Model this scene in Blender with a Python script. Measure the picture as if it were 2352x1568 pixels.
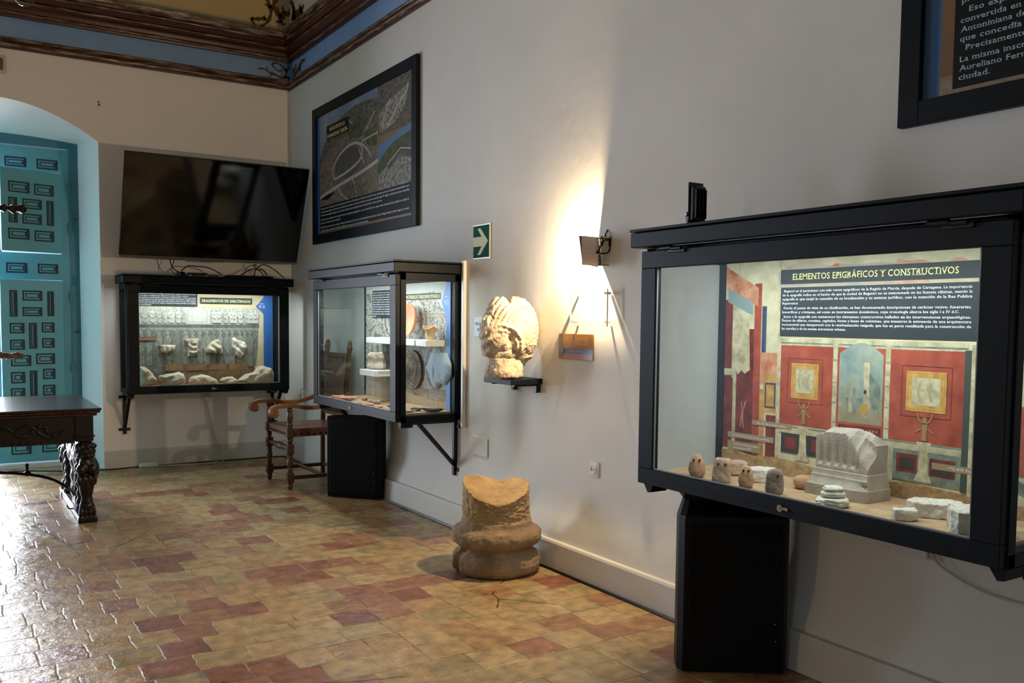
import bpy, bmesh, math, random
from mathutils import Vector, Matrix, noise
PI = math.pi
random.seed(7)
for o in list(bpy.data.objects): bpy.data.objects.remove(o)
scn = bpy.context.scene
C = scn.collection

# ------------------------------------------------------------------ camera
VPF = 2064.733; PPX, PPY = 1211.12, 862.86
CAM = Vector((-3.048, -9.235, 1.45))
RC = Matrix(((0.839, 0.025, -0.543), (-0.544, 0.058, -0.837), (0.011, 0.998, 0.062)))
_z = RC.col[2].normalized(); _x = (RC.col[1].cross(_z)).normalized(); _y = _z.cross(_x)
RC = Matrix((_x, _y, _z)).transposed()
cd = bpy.data.cameras.new('camera'); cam = bpy.data.objects.new('camera', cd); C.objects.link(cam)
cam.matrix_world = Matrix.Translation(CAM) @ RC.to_4x4()
cd.sensor_width = 36; cd.lens = VPF / 2352 * 36
cd.shift_x = -(PPX - 1176) / 2352; cd.shift_y = (PPY - 784) / 2352
cd.clip_start = .05; cd.clip_end = 200
scn.camera = cam

# ------------------------------------------------------------------ world, view, lights
w = bpy.data.worlds.new('sky'); scn.world = w; w.use_nodes = True
w.node_tree.nodes['Background'].inputs[0].default_value = (.62, .78, 1, 1)
w.node_tree.nodes['Background'].inputs[1].default_value = 1.6
scn.view_settings.view_transform = 'Standard'; scn.view_settings.look = 'None'
scn.view_settings.gamma = 1; scn.view_settings.use_curve_mapping = False
scn.view_settings.exposure = -0.18

def area(name, loc, rot, sx, sy, power, col, spread=180):
    d = bpy.data.lights.new(name, 'AREA'); d.shape = 'RECTANGLE'; d.size = sx; d.size_y = sy
    d.energy = power; d.color = col; d.spread = math.radians(spread)
    o = bpy.data.objects.new(name, d); C.objects.link(o); o.location = loc; o.rotation_euler = rot
    return o
# daylight through the open half of the balcony door in the back wall
area('daylight_balcony', (-3.0, .56, 1.6), (math.radians(-90), 0, 0), .68, 2.8, 150, (.86, .91, 1), 112)
# daylight through the second balcony door of the back wall, left of the picture
area('daylight_balcony_far', (-5.2, .50, 1.5), (math.radians(-90), 0, 0), 1.0, 2.5, 125, (.42, .64, 1))
# daylight through the windows of the left wall
area('daylight_window_near', (-6.25, -9.9, 1.9), (0, math.radians(-90), 0), 2.3, 1.2, 14, (.72, .84, 1))

# ------------------------------------------------------------------ helpers
def hexc(h):
    h = h.lstrip('#'); v = [int(h[i:i+2], 16) / 255 for i in (0, 2, 4)]
    return tuple((c / 12.92 if c <= .04045 else ((c + .055) / 1.055) ** 2.4) for c in v) + (1,)

MATS = {}
def mat(name, col, rough=.5, metal=0, col2=None, scale=8, amt=.5, bump=0, bscale=None, detail=6, spec=.5, coat=0, emit=None, stretch=None, thresh=(.35, .65)):
    if name in MATS: return MATS[name]
    m = bpy.data.materials.new(name); m.use_nodes = True; nt = m.node_tree; n = nt.nodes; L = nt.links
    b = n['Principled BSDF']; c = hexc(col)
    b.inputs['Base Color'].default_value = c; b.inputs['Roughness'].default_value = rough
    b.inputs['Metallic'].default_value = metal; b.inputs['Specular IOR Level'].default_value = spec
    b.inputs['Coat Weight'].default_value = coat
    if emit:
        b.inputs['Emission Color'].default_value = hexc(emit[0]); b.inputs['Emission Strength'].default_value = emit[1]
    tc = n.new('ShaderNodeTexCoord'); src = tc.outputs['Object']
    if stretch:
        mp = n.new('ShaderNodeMapping'); mp.inputs['Scale'].default_value = stretch; L.new(src, mp.inputs[0]); src = mp.outputs[0]
    nz = n.new('ShaderNodeTexNoise'); nz.inputs['Scale'].default_value = scale; nz.inputs['Detail'].default_value = detail
    nz.inputs['Roughness'].default_value = .62
    L.new(src, nz.inputs['Vector'])
    if col2:
        r = n.new('ShaderNodeValToRGB'); r.color_ramp.elements[0].position = thresh[0]; r.color_ramp.elements[1].position = thresh[1]
        r.color_ramp.elements[0].color = c; r.color_ramp.elements[1].color = hexc(col2)
        L.new(nz.outputs['Fac'], r.inputs[0]); L.new(r.outputs[0], b.inputs['Base Color'])
    if bump:
        n2 = n.new('ShaderNodeTexNoise'); n2.inputs['Scale'].default_value = bscale or scale * 4; n2.inputs['Detail'].default_value = 8
        L.new(src, n2.inputs['Vector'])
        bp = n.new('ShaderNodeBump'); bp.inputs['Strength'].default_value = bump; bp.inputs['Distance'].default_value = .01
        L.new(n2.outputs['Fac'], bp.inputs['Height']); L.new(bp.outputs[0], b.inputs['Normal'])
    MATS[name] = m; return m

def glass_mat(name, tint=(.93, .97, .96, 1), refl=1.0):
    if name in MATS: return MATS[name]
    m = bpy.data.materials.new(name); m.use_nodes = True; nt = m.node_tree; n = nt.nodes; L = nt.links
    for x in list(n): n.remove(x)
    out = n.new('ShaderNodeOutputMaterial'); mx = n.new('ShaderNodeMixShader'); tr = n.new('ShaderNodeBsdfTransparent')
    gl = n.new('ShaderNodeBsdfGlossy'); gl.inputs['Roughness'].default_value = 0.0
    tr.inputs[0].default_value = tint
    lw = n.new('ShaderNodeLayerWeight'); lw.inputs[0].default_value = .5
    pw = n.new('ShaderNodeMath'); pw.operation = 'POWER'; pw.inputs[1].default_value = 5; L.new(lw.outputs['Facing'], pw.inputs[0])
    ml = n.new('ShaderNodeMath'); ml.operation = 'MULTIPLY_ADD'; ml.inputs[1].default_value = .5*refl; ml.inputs[2].default_value = .030*refl
    L.new(pw.outputs[0], ml.inputs[0]); L.new(ml.outputs[0], mx.inputs[0]); L.new(tr.outputs[0], mx.inputs[1]); L.new(gl.outputs[0], mx.inputs[2])
    L.new(mx.outputs[0], out.inputs[0]); MATS[name] = m; return m

def bmn(): return bmesh.new()
def xf(bm, vs, M):
    for v in vs: v.co = M @ v.co
def box(bm, c, s, bev=0, rot=None, seg=1):
    r = bmesh.ops.create_cube(bm, size=1); vs = r['verts']
    for v in vs: v.co = Vector((v.co.x * s[0], v.co.y * s[1], v.co.z * s[2]))
    if bev:
        es = set(e for v in vs for e in v.link_edges)
        rr = bmesh.ops.bevel(bm, geom=list(es), offset=bev, segments=seg, affect='EDGES', profile=.5)
        vs = list(set(v for f in rr['faces'] for v in f.verts) | set(v for v in vs if v.is_valid))
        # gather connected
        st = list(vs); seen = set(vs)
        while st:
            v = st.pop()
            for e in v.link_edges:
                q = e.other_vert(v)
                if q not in seen: seen.add(q); st.append(q)
        vs = list(seen)
    M = Matrix.Translation(Vector(c))
    if rot is not None: M = M @ rot
    xf(bm, vs, M); return vs
def bx(bm, x0, x1, y0, y1, z0, z1, bev=0):
    return box(bm, ((x0+x1)/2, (y0+y1)/2, (z0+z1)/2), (abs(x1-x0), abs(y1-y0), abs(z1-z0)), bev)
def cyl(bm, c, r, h, axis='z', seg=24, r2=None):
    q = bmesh.ops.create_cone(bm, cap_ends=True, segments=seg, radius1=r, radius2=r if r2 is None else r2, depth=h)
    R = {'z': Matrix.Identity(4), 'x': Matrix.Rotation(PI/2, 4, 'Y'), 'y': Matrix.Rotation(-PI/2, 4, 'X')}[axis]
    xf(bm, q['verts'], Matrix.Translation(Vector(c)) @ R); return q['verts']
def sph(bm, c, r, sc=(1, 1, 1), seg=16, rot=None):
    q = bmesh.ops.create_uvsphere(bm, u_segments=seg, v_segments=max(6, seg*2//3), radius=r)
    M = Matrix.Translation(Vector(c))
    if rot is not None: M = M @ rot
    xf(bm, q['verts'], M @ Matrix.Diagonal((*sc, 1))); return q['verts']
def lathe(bm, prof, c=(0, 0, 0), seg=24, M=None, lobes=0, lob=0):
    rings = []
    for r, z in prof:
        ring = []
        for k in range(seg):
            a = 2*PI*k/seg; rr = r * (1 + lob * math.cos(lobes * a)) if lobes else r
            p = Vector((rr*math.cos(a), rr*math.sin(a), z))
            if M: p = M @ p
            ring.append(bm.verts.new(p + Vector(c)))
        rings.append(ring)
    for a, b in zip(rings, rings[1:]):
        for k in range(seg): bm.faces.new((a[k], a[(k+1) % seg], b[(k+1) % seg], b[k]))
    bm.faces.new(rings[0][::-1]); bm.faces.new(rings[-1])
def sweep(bm, pts, prof, closed_prof=True, up=Vector((0, 0, 1)), scales=None):
    pts = [Vector(p) for p in pts]; rings = []
    for i, p in enumerate(pts):
        t = (pts[min(i+1, len(pts)-1)] - pts[max(i-1, 0)]).normalized()
        s = t.cross(up)
        if s.length < 1e-4: s = Vector((1, 0, 0))
        s.normalize(); u = s.cross(t).normalized(); k = scales[i] if scales else 1
        rings.append([bm.verts.new(p + s*a*k + u*b*k) for a, b in prof])
    n = len(prof)
    for a, b in zip(rings, rings[1:]):
        for k in range(n if closed_prof else n-1): bm.faces.new((a[k], a[(k+1) % n], b[(k+1) % n], b[k]))
    bm.faces.new(rings[0][::-1]); bm.faces.new(rings[-1])
def circ(r, n=8): return [(r*math.cos(2*PI*k/n), r*math.sin(2*PI*k/n)) for k in range(n)]
def smoothpts(P, n=8):
    P = [Vector(p) for p in P]; out = []
    for i in range(len(P)-1):
        a, b, c, d = P[max(i-1, 0)], P[i], P[i+1], P[min(i+2, len(P)-1)]
        for k in range(n):
            t = k/n
            out.append(.5*((2*b)+(c-a)*t+(2*a-5*b+4*c-d)*t*t+(3*b-a-3*c+d)*t**3))
    out.append(P[-1]); return out
def tube(bm, P, r, n=8, sm=8):
    pts = smoothpts(P, sm) if sm else [Vector(p) for p in P]
    sweep(bm, pts, circ(r, n))
def prism(bm, outline, y0, y1):
    """outline in (x,z), extruded along y"""
    a = [bm.verts.new((x, y0, z)) for x, z in outline]; b = [bm.verts.new((x, y1, z)) for x, z in outline]
    n = len(a)
    bm.faces.new(a); bm.faces.new(b[::-1])
    for k in range(n): bm.faces.new((a[k], b[k], b[(k+1) % n], a[(k+1) % n]))

def finish(name, me, m, parent=None, smooth=40):
    ms = m if isinstance(m, (list, tuple)) else [m]
    for q in ms: me.materials.append(q)
    if smooth:
        me.shade_smooth(); me.set_sharp_from_angle(angle=math.radians(smooth))
    o = bpy.data.objects.new(name, me); C.objects.link(o)
    if parent: o.parent = parent
    return o
def obj(name, bm, m, parent=None, smooth=40, recalc=True):
    if recalc: bmesh.ops.recalc_face_normals(bm, faces=bm.faces)
    me = bpy.data.meshes.new(name); bm.to_mesh(me); bm.free()
    return finish(name, me, m, parent, smooth)
def tag(o, label=None, cat=None, group=None, kind=None):
    if label: o['label'] = label
    if cat: o['category'] = cat
    if group: o['group'] = group
    if kind: o['kind'] = kind
    return o
def thing(name, label, cat, loc=(0, 0, 0), rotz=0, group=None):
    o = bpy.data.objects.new(name, None); C.objects.link(o); o.empty_display_size = .1
    o.location = loc; o.rotation_euler = (0, 0, rotz); return tag(o, label, cat, group)
def struct(name, bm, m, parent=None, smooth=40, recalc=True):
    o = obj(name, bm, m, parent, smooth, recalc)
    if not parent: o['kind'] = 'structure'
    return o
def place(o, loc, rotz=0):
    o.location = loc; o.rotation_euler = (0, 0, rotz); return o

def ray(px, py): return RC @ Vector((px - PPX, -(py - PPY), -VPF))
def hit(px, py, ax, val):
    d = ray(px, py); i = 'xyz'.index(ax); return CAM + d * ((val - CAM[i]) / d[i])

# flat print on a panel: polygons in local (u, v), layered
class Print:
    def __init__(s): s.bm = bmn(); s.mats = []; s.l = 0
    def mi(s, m):
        if m not in s.mats: s.mats.append(m)
        return s.mats.index(m)
    def poly(s, pts, m, up=1):
        s.l += up; d = s.l * .00003
        vs = [s.bm.verts.new((u, -d, v)) for u, v in pts]
        f = s.bm.faces.new(vs); f.material_index = s.mi(m)
    def rect(s, u0, u1, v0, v1, m, up=1): s.poly([(u0, v0), (u1, v0), (u1, v1), (u0, v1)], m, up)
    def ell(s, u, v, a, b, m, n=20, ang=0, up=1):
        ca, sa = math.cos(ang), math.sin(ang)
        s.poly([(u+a*math.cos(2*PI*k/n)*ca-b*math.sin(2*PI*k/n)*sa, v+a*math.cos(2*PI*k/n)*sa+b*math.sin(2*PI*k/n)*ca) for k in range(n)], m, up)
    def line(s, pts, w, m, sm=0):
        P = [Vector((u, 0, v)) for u, v in pts]
        if sm: P = smoothpts(P, sm)
        s.l += 1; d = s.l * .00003; L = []; R = []
        for i, p in enumerate(P):
            t = (P[min(i+1, len(P)-1)] - P[max(i-1, 0)]).normalized(); nn = Vector((-t.z, 0, t.x))
            L.append(s.bm.verts.new((p.x+nn.x*w/2, -d, p.z+nn.z*w/2))); R.append(s.bm.verts.new((p.x-nn.x*w/2, -d, p.z-nn.z*w/2)))
        k = s.mi(m)
        for i in range(len(P)-1):
            f = s.bm.faces.new((L[i], R[i], R[i+1], L[i+1])); f.material_index = k
    def frame(s, u0, u1, v0, v1, w, m):
        s.l += 1
        s.rect(u0, u1, v0, v0+w, m, 0); s.rect(u0, u1, v1-w, v1, m, 0); s.rect(u0, u0+w, v0+w, v1-w, m, 0); s.rect(u1-w, u1, v0+w, v1-w, m, 0)
    def done(s, name, parent):
        for f in s.bm.faces:
            if f.normal.y > 0 or f.calc_area() and f.normal.y > 0: f.normal_flip()
        s.bm.normal_update()
        for f in s.bm.faces:
            if f.normal.y > 0: f.normal_flip()
        return obj(name, s.bm, s.mats, parent, smooth=0, recalc=False)

# lettering: built-in font turned into a mesh, serifs added where upright stems end
def letter_geo(txt, serif=True, offset=.008):
    cu = bpy.data.curves.new('t', 'FONT'); cu.body = txt; cu.size = 1; cu.resolution_u = 2; cu.offset = offset; cu.space_character = 1.04
    o = bpy.data.objects.new('t', cu); C.objects.link(o)
    dg = bpy.context.evaluated_depsgraph_get()
    me = bpy.data.meshes.new_from_object(o.evaluated_get(dg)); bpy.data.objects.remove(o); bpy.data.curves.remove(cu)
    V = [(v.co.x, v.co.y) for v in me.vertices]; F = [tuple(p.vertices) for p in me.polygons]
    if serif:
        cnt = {}
        for p in me.polygons:
            for k in p.edge_keys: cnt[k] = cnt.get(k, 0) + 1
        for (a, b), c in cnt.items():
            if c != 1: continue
            (x0, y0), (x1, y1) = V[a], V[b]
            ln = abs(x1-x0)
            if abs(y1-y0) < .006 and .05 < ln < .20:
                ym = y0
                lo = abs(ym + offset) < .03 or ym < -.12
                hi = .42 < ym < .74
                if not (lo or hi): continue
                xa, xb = min(x0, x1)-.07*serif, max(x0, x1)+.07*serif; t = (.05 if lo else -.05)*serif
                n = len(V); V += [(xa, ym), (xb, ym), (xb, ym+t), (xa, ym+t)]; F.append((n, n+1, n+2, n+3) if t > 0 else (n+3, n+2, n+1, n))
    bpy.data.meshes.remove(me)
    if not V: return V, F, 0, 1
    xs = [v[0] for v in V]; return V, F, min(xs), max(xs)
def lettering(name, lines, m, parent, depth=.004, serif=True):
    """lines: (text, u, v, size, width or None, anchor 'l'/'c') in local (u, v)"""
    bm = bmn()
    for ln in lines:
        txt, u, v, size = ln[:4]; wd = ln[4] if len(ln) > 4 else None; an = ln[5] if len(ln) > 5 else 'l'
        V, F, x0, x1 = letter_geo(txt, serif)
        if not V: continue
        sx = (wd / (x1-x0)) if wd else size*.92
        off = -(x0+x1)/2*sx if an == 'c' else -x0*sx
        vs = [bm.verts.new((u+off+x*sx, -depth, v+y*size)) for x, y in V]
        for f in F:
            try: bm.faces.new([vs[i] for i in f])
            except ValueError: pass
    bm.normal_update()
    for f in bm.faces:
        if f.normal.y > 0: f.normal_flip()
    return obj(name, bm, m, parent, smooth=0, recalc=False)

def lettering_groups(name, lines, groups, m, parent, depth):
    i = 0
    for g in groups: lettering(name, lines[i:i+g], m, parent, depth); i += g

def remesh(bm, voxel=.01, seed=0, amp=0, freq=8, fn=None, smooth_it=0, amp2=0, freq2=40):
    me = bpy.data.meshes.new('r'); bm.to_mesh(me); bm.free()
    o = bpy.data.objects.new('r', me); C.objects.link(o)
    md = o.modifiers.new('r', 'REMESH'); md.mode = 'VOXEL'; md.voxel_size = voxel
    if smooth_it:
        s = o.modifiers.new('s', 'SMOOTH'); s.iterations = smooth_it; s.factor = .5
    dg = bpy.context.evaluated_depsgraph_get(); me2 = bpy.data.meshes.new_from_object(o.evaluated_get(dg))
    bpy.data.objects.remove(o); bpy.data.meshes.remove(me)
    b = bmesh.new(); b.from_mesh(me2); bpy.data.meshes.remove(me2); b.normal_update()
    sv = Vector((seed*3.1, seed*1.7, seed*.9)); N = [v.normal.copy() for v in b.verts]
    for v, nn in zip(b.verts, N):
        d = 0
        if amp: d += amp * noise.fractal(v.co*freq + sv, 1.0, 2.0, 4)
        if amp2: d += amp2 * noise.fractal(v.co*freq2 + sv, 1.0, 2.0, 3)
        if fn: d += fn(v.co)
        v.co += nn * d
    return b
def rockbm(sx, sy, sz, seed, box_=4., amp=.06, freq=2.2, res=14, taper=0, amp2=.02):
    """rounded irregular block with its base on z=0"""
    bm = bmn(); bmesh.ops.create_cube(bm, size=2); bmesh.ops.subdivide_edges(bm, edges=bm.edges[:], cuts=res, use_grid_fill=True)
    sv = Vector((seed*5.3, seed*2.9, seed*7.1))
    for v in bm.verts:
        p = v.co.normalized(); k = (abs(p.x)**box_ + abs(p.y)**box_ + abs(p.z)**box_) ** (-1/box_)
        q = p*k; d = 1 + amp*2*noise.fractal(q*freq*.6+sv, 1, 2, 4) + amp2*2*noise.fractal(q*freq*4+sv, 1, 2, 4)
        q = q*d; tp = 1 - taper*(q.z*.5+.5)
        v.co = Vector((q.x*sx/2*tp, q.y*sy/2*tp, q.z*sz/2))
    mz = -sz/2*.93
    for v in bm.verts: v.co.z = max(v.co.z, mz) - mz
    return bm
def fragbm(outline, depth, relief=None, seed=0, rings=14, per=72, rough=.004):
    """carved fragment: outline in (x,z), front at -y, flat back at y=0"""
    cx = sum(p[0] for p in outline)/len(outline); cz = sum(p[1] for p in outline)/len(outline)
    O = [Vector((a, 0, b)) for a, b in outline]; O.append(O[0]); dist = [0]
    for a, b in zip(O, O[1:]): dist.append(dist[-1]+(b-a).length)
    def at(s):
        s *= dist[-1]
        for i in range(len(O)-1):
            if dist[i+1] >= s: return O[i].lerp(O[i+1], (s-dist[i])/(dist[i+1]-dist[i]+1e-9))
        return O[-1]
    B = [at(k/per) for k in range(per)]; sv = Vector((seed, seed*2.3, 0)); bm = bmn()
    R = []
    for j in range(rings+1):
        r = 1 - (1-j/rings)**1.4 if j else 0
        r = j/rings
        row = []
        for k in range(per):
            p = Vector((cx, 0, cz)).lerp(B[k], r)
            p += Vector((noise.noise(p*30+sv), 0, noise.noise(p*30-sv)))*rough*r
            h = depth*(max(0, 1-r**5))**.5
            if j < rings:
                h += (relief(p.x-cx, p.z-cz) if relief else 0)*(1-r**4) + rough*1.5*noise.fractal(p*25+sv, 1, 2, 4)
            p.y = -max(h, 0) if j < rings else -depth*.25
            row.append(bm.verts.new(p)); 
            if j == 0: break
        R.append(row)
    back = [bm.verts.new((v.co.x, 0, v.co.z)) for v in R[-1]]
    R.append(back)
    for k in range(per): bm.faces.new((R[0][0], R[1][k], R[1][(k+1) % per]))
    for a, b in zip(R[1:], R[2:]):
        for k in range(per): bm.faces.new((a[k], b[k], b[(k+1) % per], a[(k+1) % per]))
    bm.faces.new(back[::-1])
    return bm

# ------------------------------------------------------------------ materials
M_wall = mat('wall_paint', '#d2cfc8', .85, col2='#dad7d0', scale=1.3, bump=.12, bscale=14)
M_wallb = mat('wall_paint_warm', '#ece6e2', .85, col2='#efeae6', scale=1.3, bump=.1, bscale=14)
M_skirt = mat('skirting_paint', '#cdc9c0', .7, bump=.15, bscale=20)
M_reveal = mat('reveal_paint', '#f3e3da', .8, bump=.1, bscale=12)
M_ceil = mat('ceiling_ochre', '#cbb586', .9)
M_ceilb = mat('ceiling_border', '#aaa78d', .9)
M_ceilr = mat('ceiling_grey', '#a19a8f', .9)
M_blue = mat('frieze_blue', '#7c9fce', .8, col2='#86a9d5', scale=3)
M_blued = mat('frieze_blue_dark', '#5a86b4', .8)
M_maroon = mat('cornice_maroon', '#44160e', .35, bump=.2, bscale=30)
M_brownc = mat('cornice_brown', '#5a3a20', .4, col2='#3a2014', scale=9)
M_silver = mat('cornice_worn_silver', '#4a2c1e', .33, metal=.25, col2='#9c8f7e', scale=24, stretch=(.22, .22, 2.2), thresh=(.46, .66), bump=.4, bscale=40)
M_scroll = mat('scroll_paint', '#4c3014', .5, col2='#5f3f1c', scale=20)
M_frame = mat('anthracite_metal', '#0a1219', .5, spec=.16)
M_black = mat('black_metal', '#0c0d0f', .4, metal=.3)
M_cable = mat('black_cable', '#0b0b0c', .45)
M_wcable = mat('white_cable', '#b9b4a6', .5)
M_white = mat('white_plastic', '#dcdad6', .35)
M_shelfw = mat('white_shelf', '#d9d6cf', .5)
M_chrome = mat('chrome', '#c8c8c8', .18, metal=1)
M_glass = glass_mat('clear_glass', (.94, .97, .965, 1), .95)
M_led = mat('led_diffuser', '#ffffff', .5, emit=('#f4fbff', 9))
M_sand = mat('sandy_base', '#a88a66', .95, col2='#c0a37d', scale=14, bump=.3, bscale=90)
M_teal = mat('teal_paint', '#56a0ae', .45, col2='#60a8b5', scale=3, bump=.08, bscale=20)
M_tealf = mat('teal_paint_shaded', '#3c7886', .45, bump=.05)  # the door's teal darkened, shade on the frame put into the colour
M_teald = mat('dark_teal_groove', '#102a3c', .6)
M_tealm = mat('mid_teal_step_shade', '#2d5256', .5)
M_walnut = mat('dark_carved_walnut', '#150c08', .38, col2='#1f120b', scale=12, spec=.4)
M_walt = mat('walnut_tabletop', '#2a1a16', .22, col2='#352320', scale=4, stretch=(.4, 4, 1), bump=.05)
M_edgew = mat('worn_wood_edge', '#4a2c18', .4, col2='#25140c', scale=25)
M_oak = mat('honey_oak', '#8a5624', .35, col2='#6e4019', scale=8, stretch=(1, 1, .25))
M_oakd = mat('turned_brown_oak', '#4a2c1a', .35, col2='#5f3b20', scale=9)
M_leather = mat('brown_leather', '#6f4232', .38, col2='#7d4e3c', scale=7, bump=.1, bscale=60)
M_leatherd = mat('tooled_dark_leather', '#6b4635', .5, col2='#875d48', scale=9, bump=.35, bscale=50)
M_stud = mat('bronze_stud', '#3a2a1a', .3, metal=.8)
M_spk = mat('speaker_black', '#050607', .5, spec=.25, bump=.15, bscale=120)
M_screen = mat('tv_screen', '#020203', .07, spec=.55)
M_bezel = mat('tv_grey_bezel', '#6d6b6a', .35, metal=.5)
M_lime = mat('pale_limestone', '#9d8a74', .92, col2='#c9bba4', scale=11, bump=.7, bscale=60, thresh=(.3, .6))
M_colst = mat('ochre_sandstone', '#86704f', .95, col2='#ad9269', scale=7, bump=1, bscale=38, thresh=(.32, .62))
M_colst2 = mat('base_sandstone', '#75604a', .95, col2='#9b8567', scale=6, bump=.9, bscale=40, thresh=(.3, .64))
M_pil = mat('grey_beige_stone', '#a29787', .95, col2='#b5aa99', scale=14, bump=.25, bscale=140)
M_whst = mat('white_stone', '#d0c7b6', .95, col2='#e2dccf', scale=10, bump=.5, bscale=70)
M_marb = mat('cream_marble', '#b7a78c', .8, col2='#d8ccb4', scale=9, bump=.4, bscale=50)
M_marb2 = mat('stained_marble', '#7d5c40', .85, col2='#cdbfa8', scale=10, bump=.4, bscale=50, thresh=(.36, .56))
M_terra = mat('orange_terracotta', '#b98a68', .9, col2='#c99f7d', scale=12, bump=.4, bscale=60)
M_terrb = mat('pinkish_clay', '#ab8a70', .9, col2='#cbb198', scale=13, bump=.5, bscale=60)
M_terrg = mat('grey_clay', '#7d6a5a', .92, col2='#a39080', scale=13, bump=.6, bscale=60)
M_hole = mat('dark_hole', '#1d120c', 1)
M_pink = mat('salmon_pottery', '#c98364', .8, col2='#d99a7c', scale=8, bump=.2, bscale=40)
M_beige = mat('beige_pottery', '#b89a74', .85, col2='#cdb592', scale=8, bump=.2)
M_blued2 = mat('blue_white_marble', '#b4c6d4', .7, col2='#b9c8d4', scale=6, bump=.15)
M_dkpot = mat('dark_sherd', '#4a2f28', .8, bump=.3)
M_green = mat('sign_green', '#0a4a3c', .7, spec=.08)
M_greenw = mat('sign_cream', '#d8dcc0', .7, spec=.1)
M_ink = mat('ink_white', '#e6e8ea', .6)
M_inky = mat('ink_pale_yellow', '#f0ea9a', .6)
M_inkd = mat('ink_dark', '#4a5560', .6)
M_navy = mat('print_black', '#0b0d0f', .6, spec=.2)
M_slate = mat('print_slate', '#2a3236', .5, spec=.3)
M_pblue = mat('print_blue', '#2a62a8', .5)
M_pblue2 = mat('print_light_blue', '#4f80c4', .5)
M_pbrown = mat('print_brown', '#7a5c42', .55)
M_strip = mat('print_label_strip', '#97815f', .6)
M_strip2 = mat('print_label_strip_orange', '#8f6a47', .6)

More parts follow.
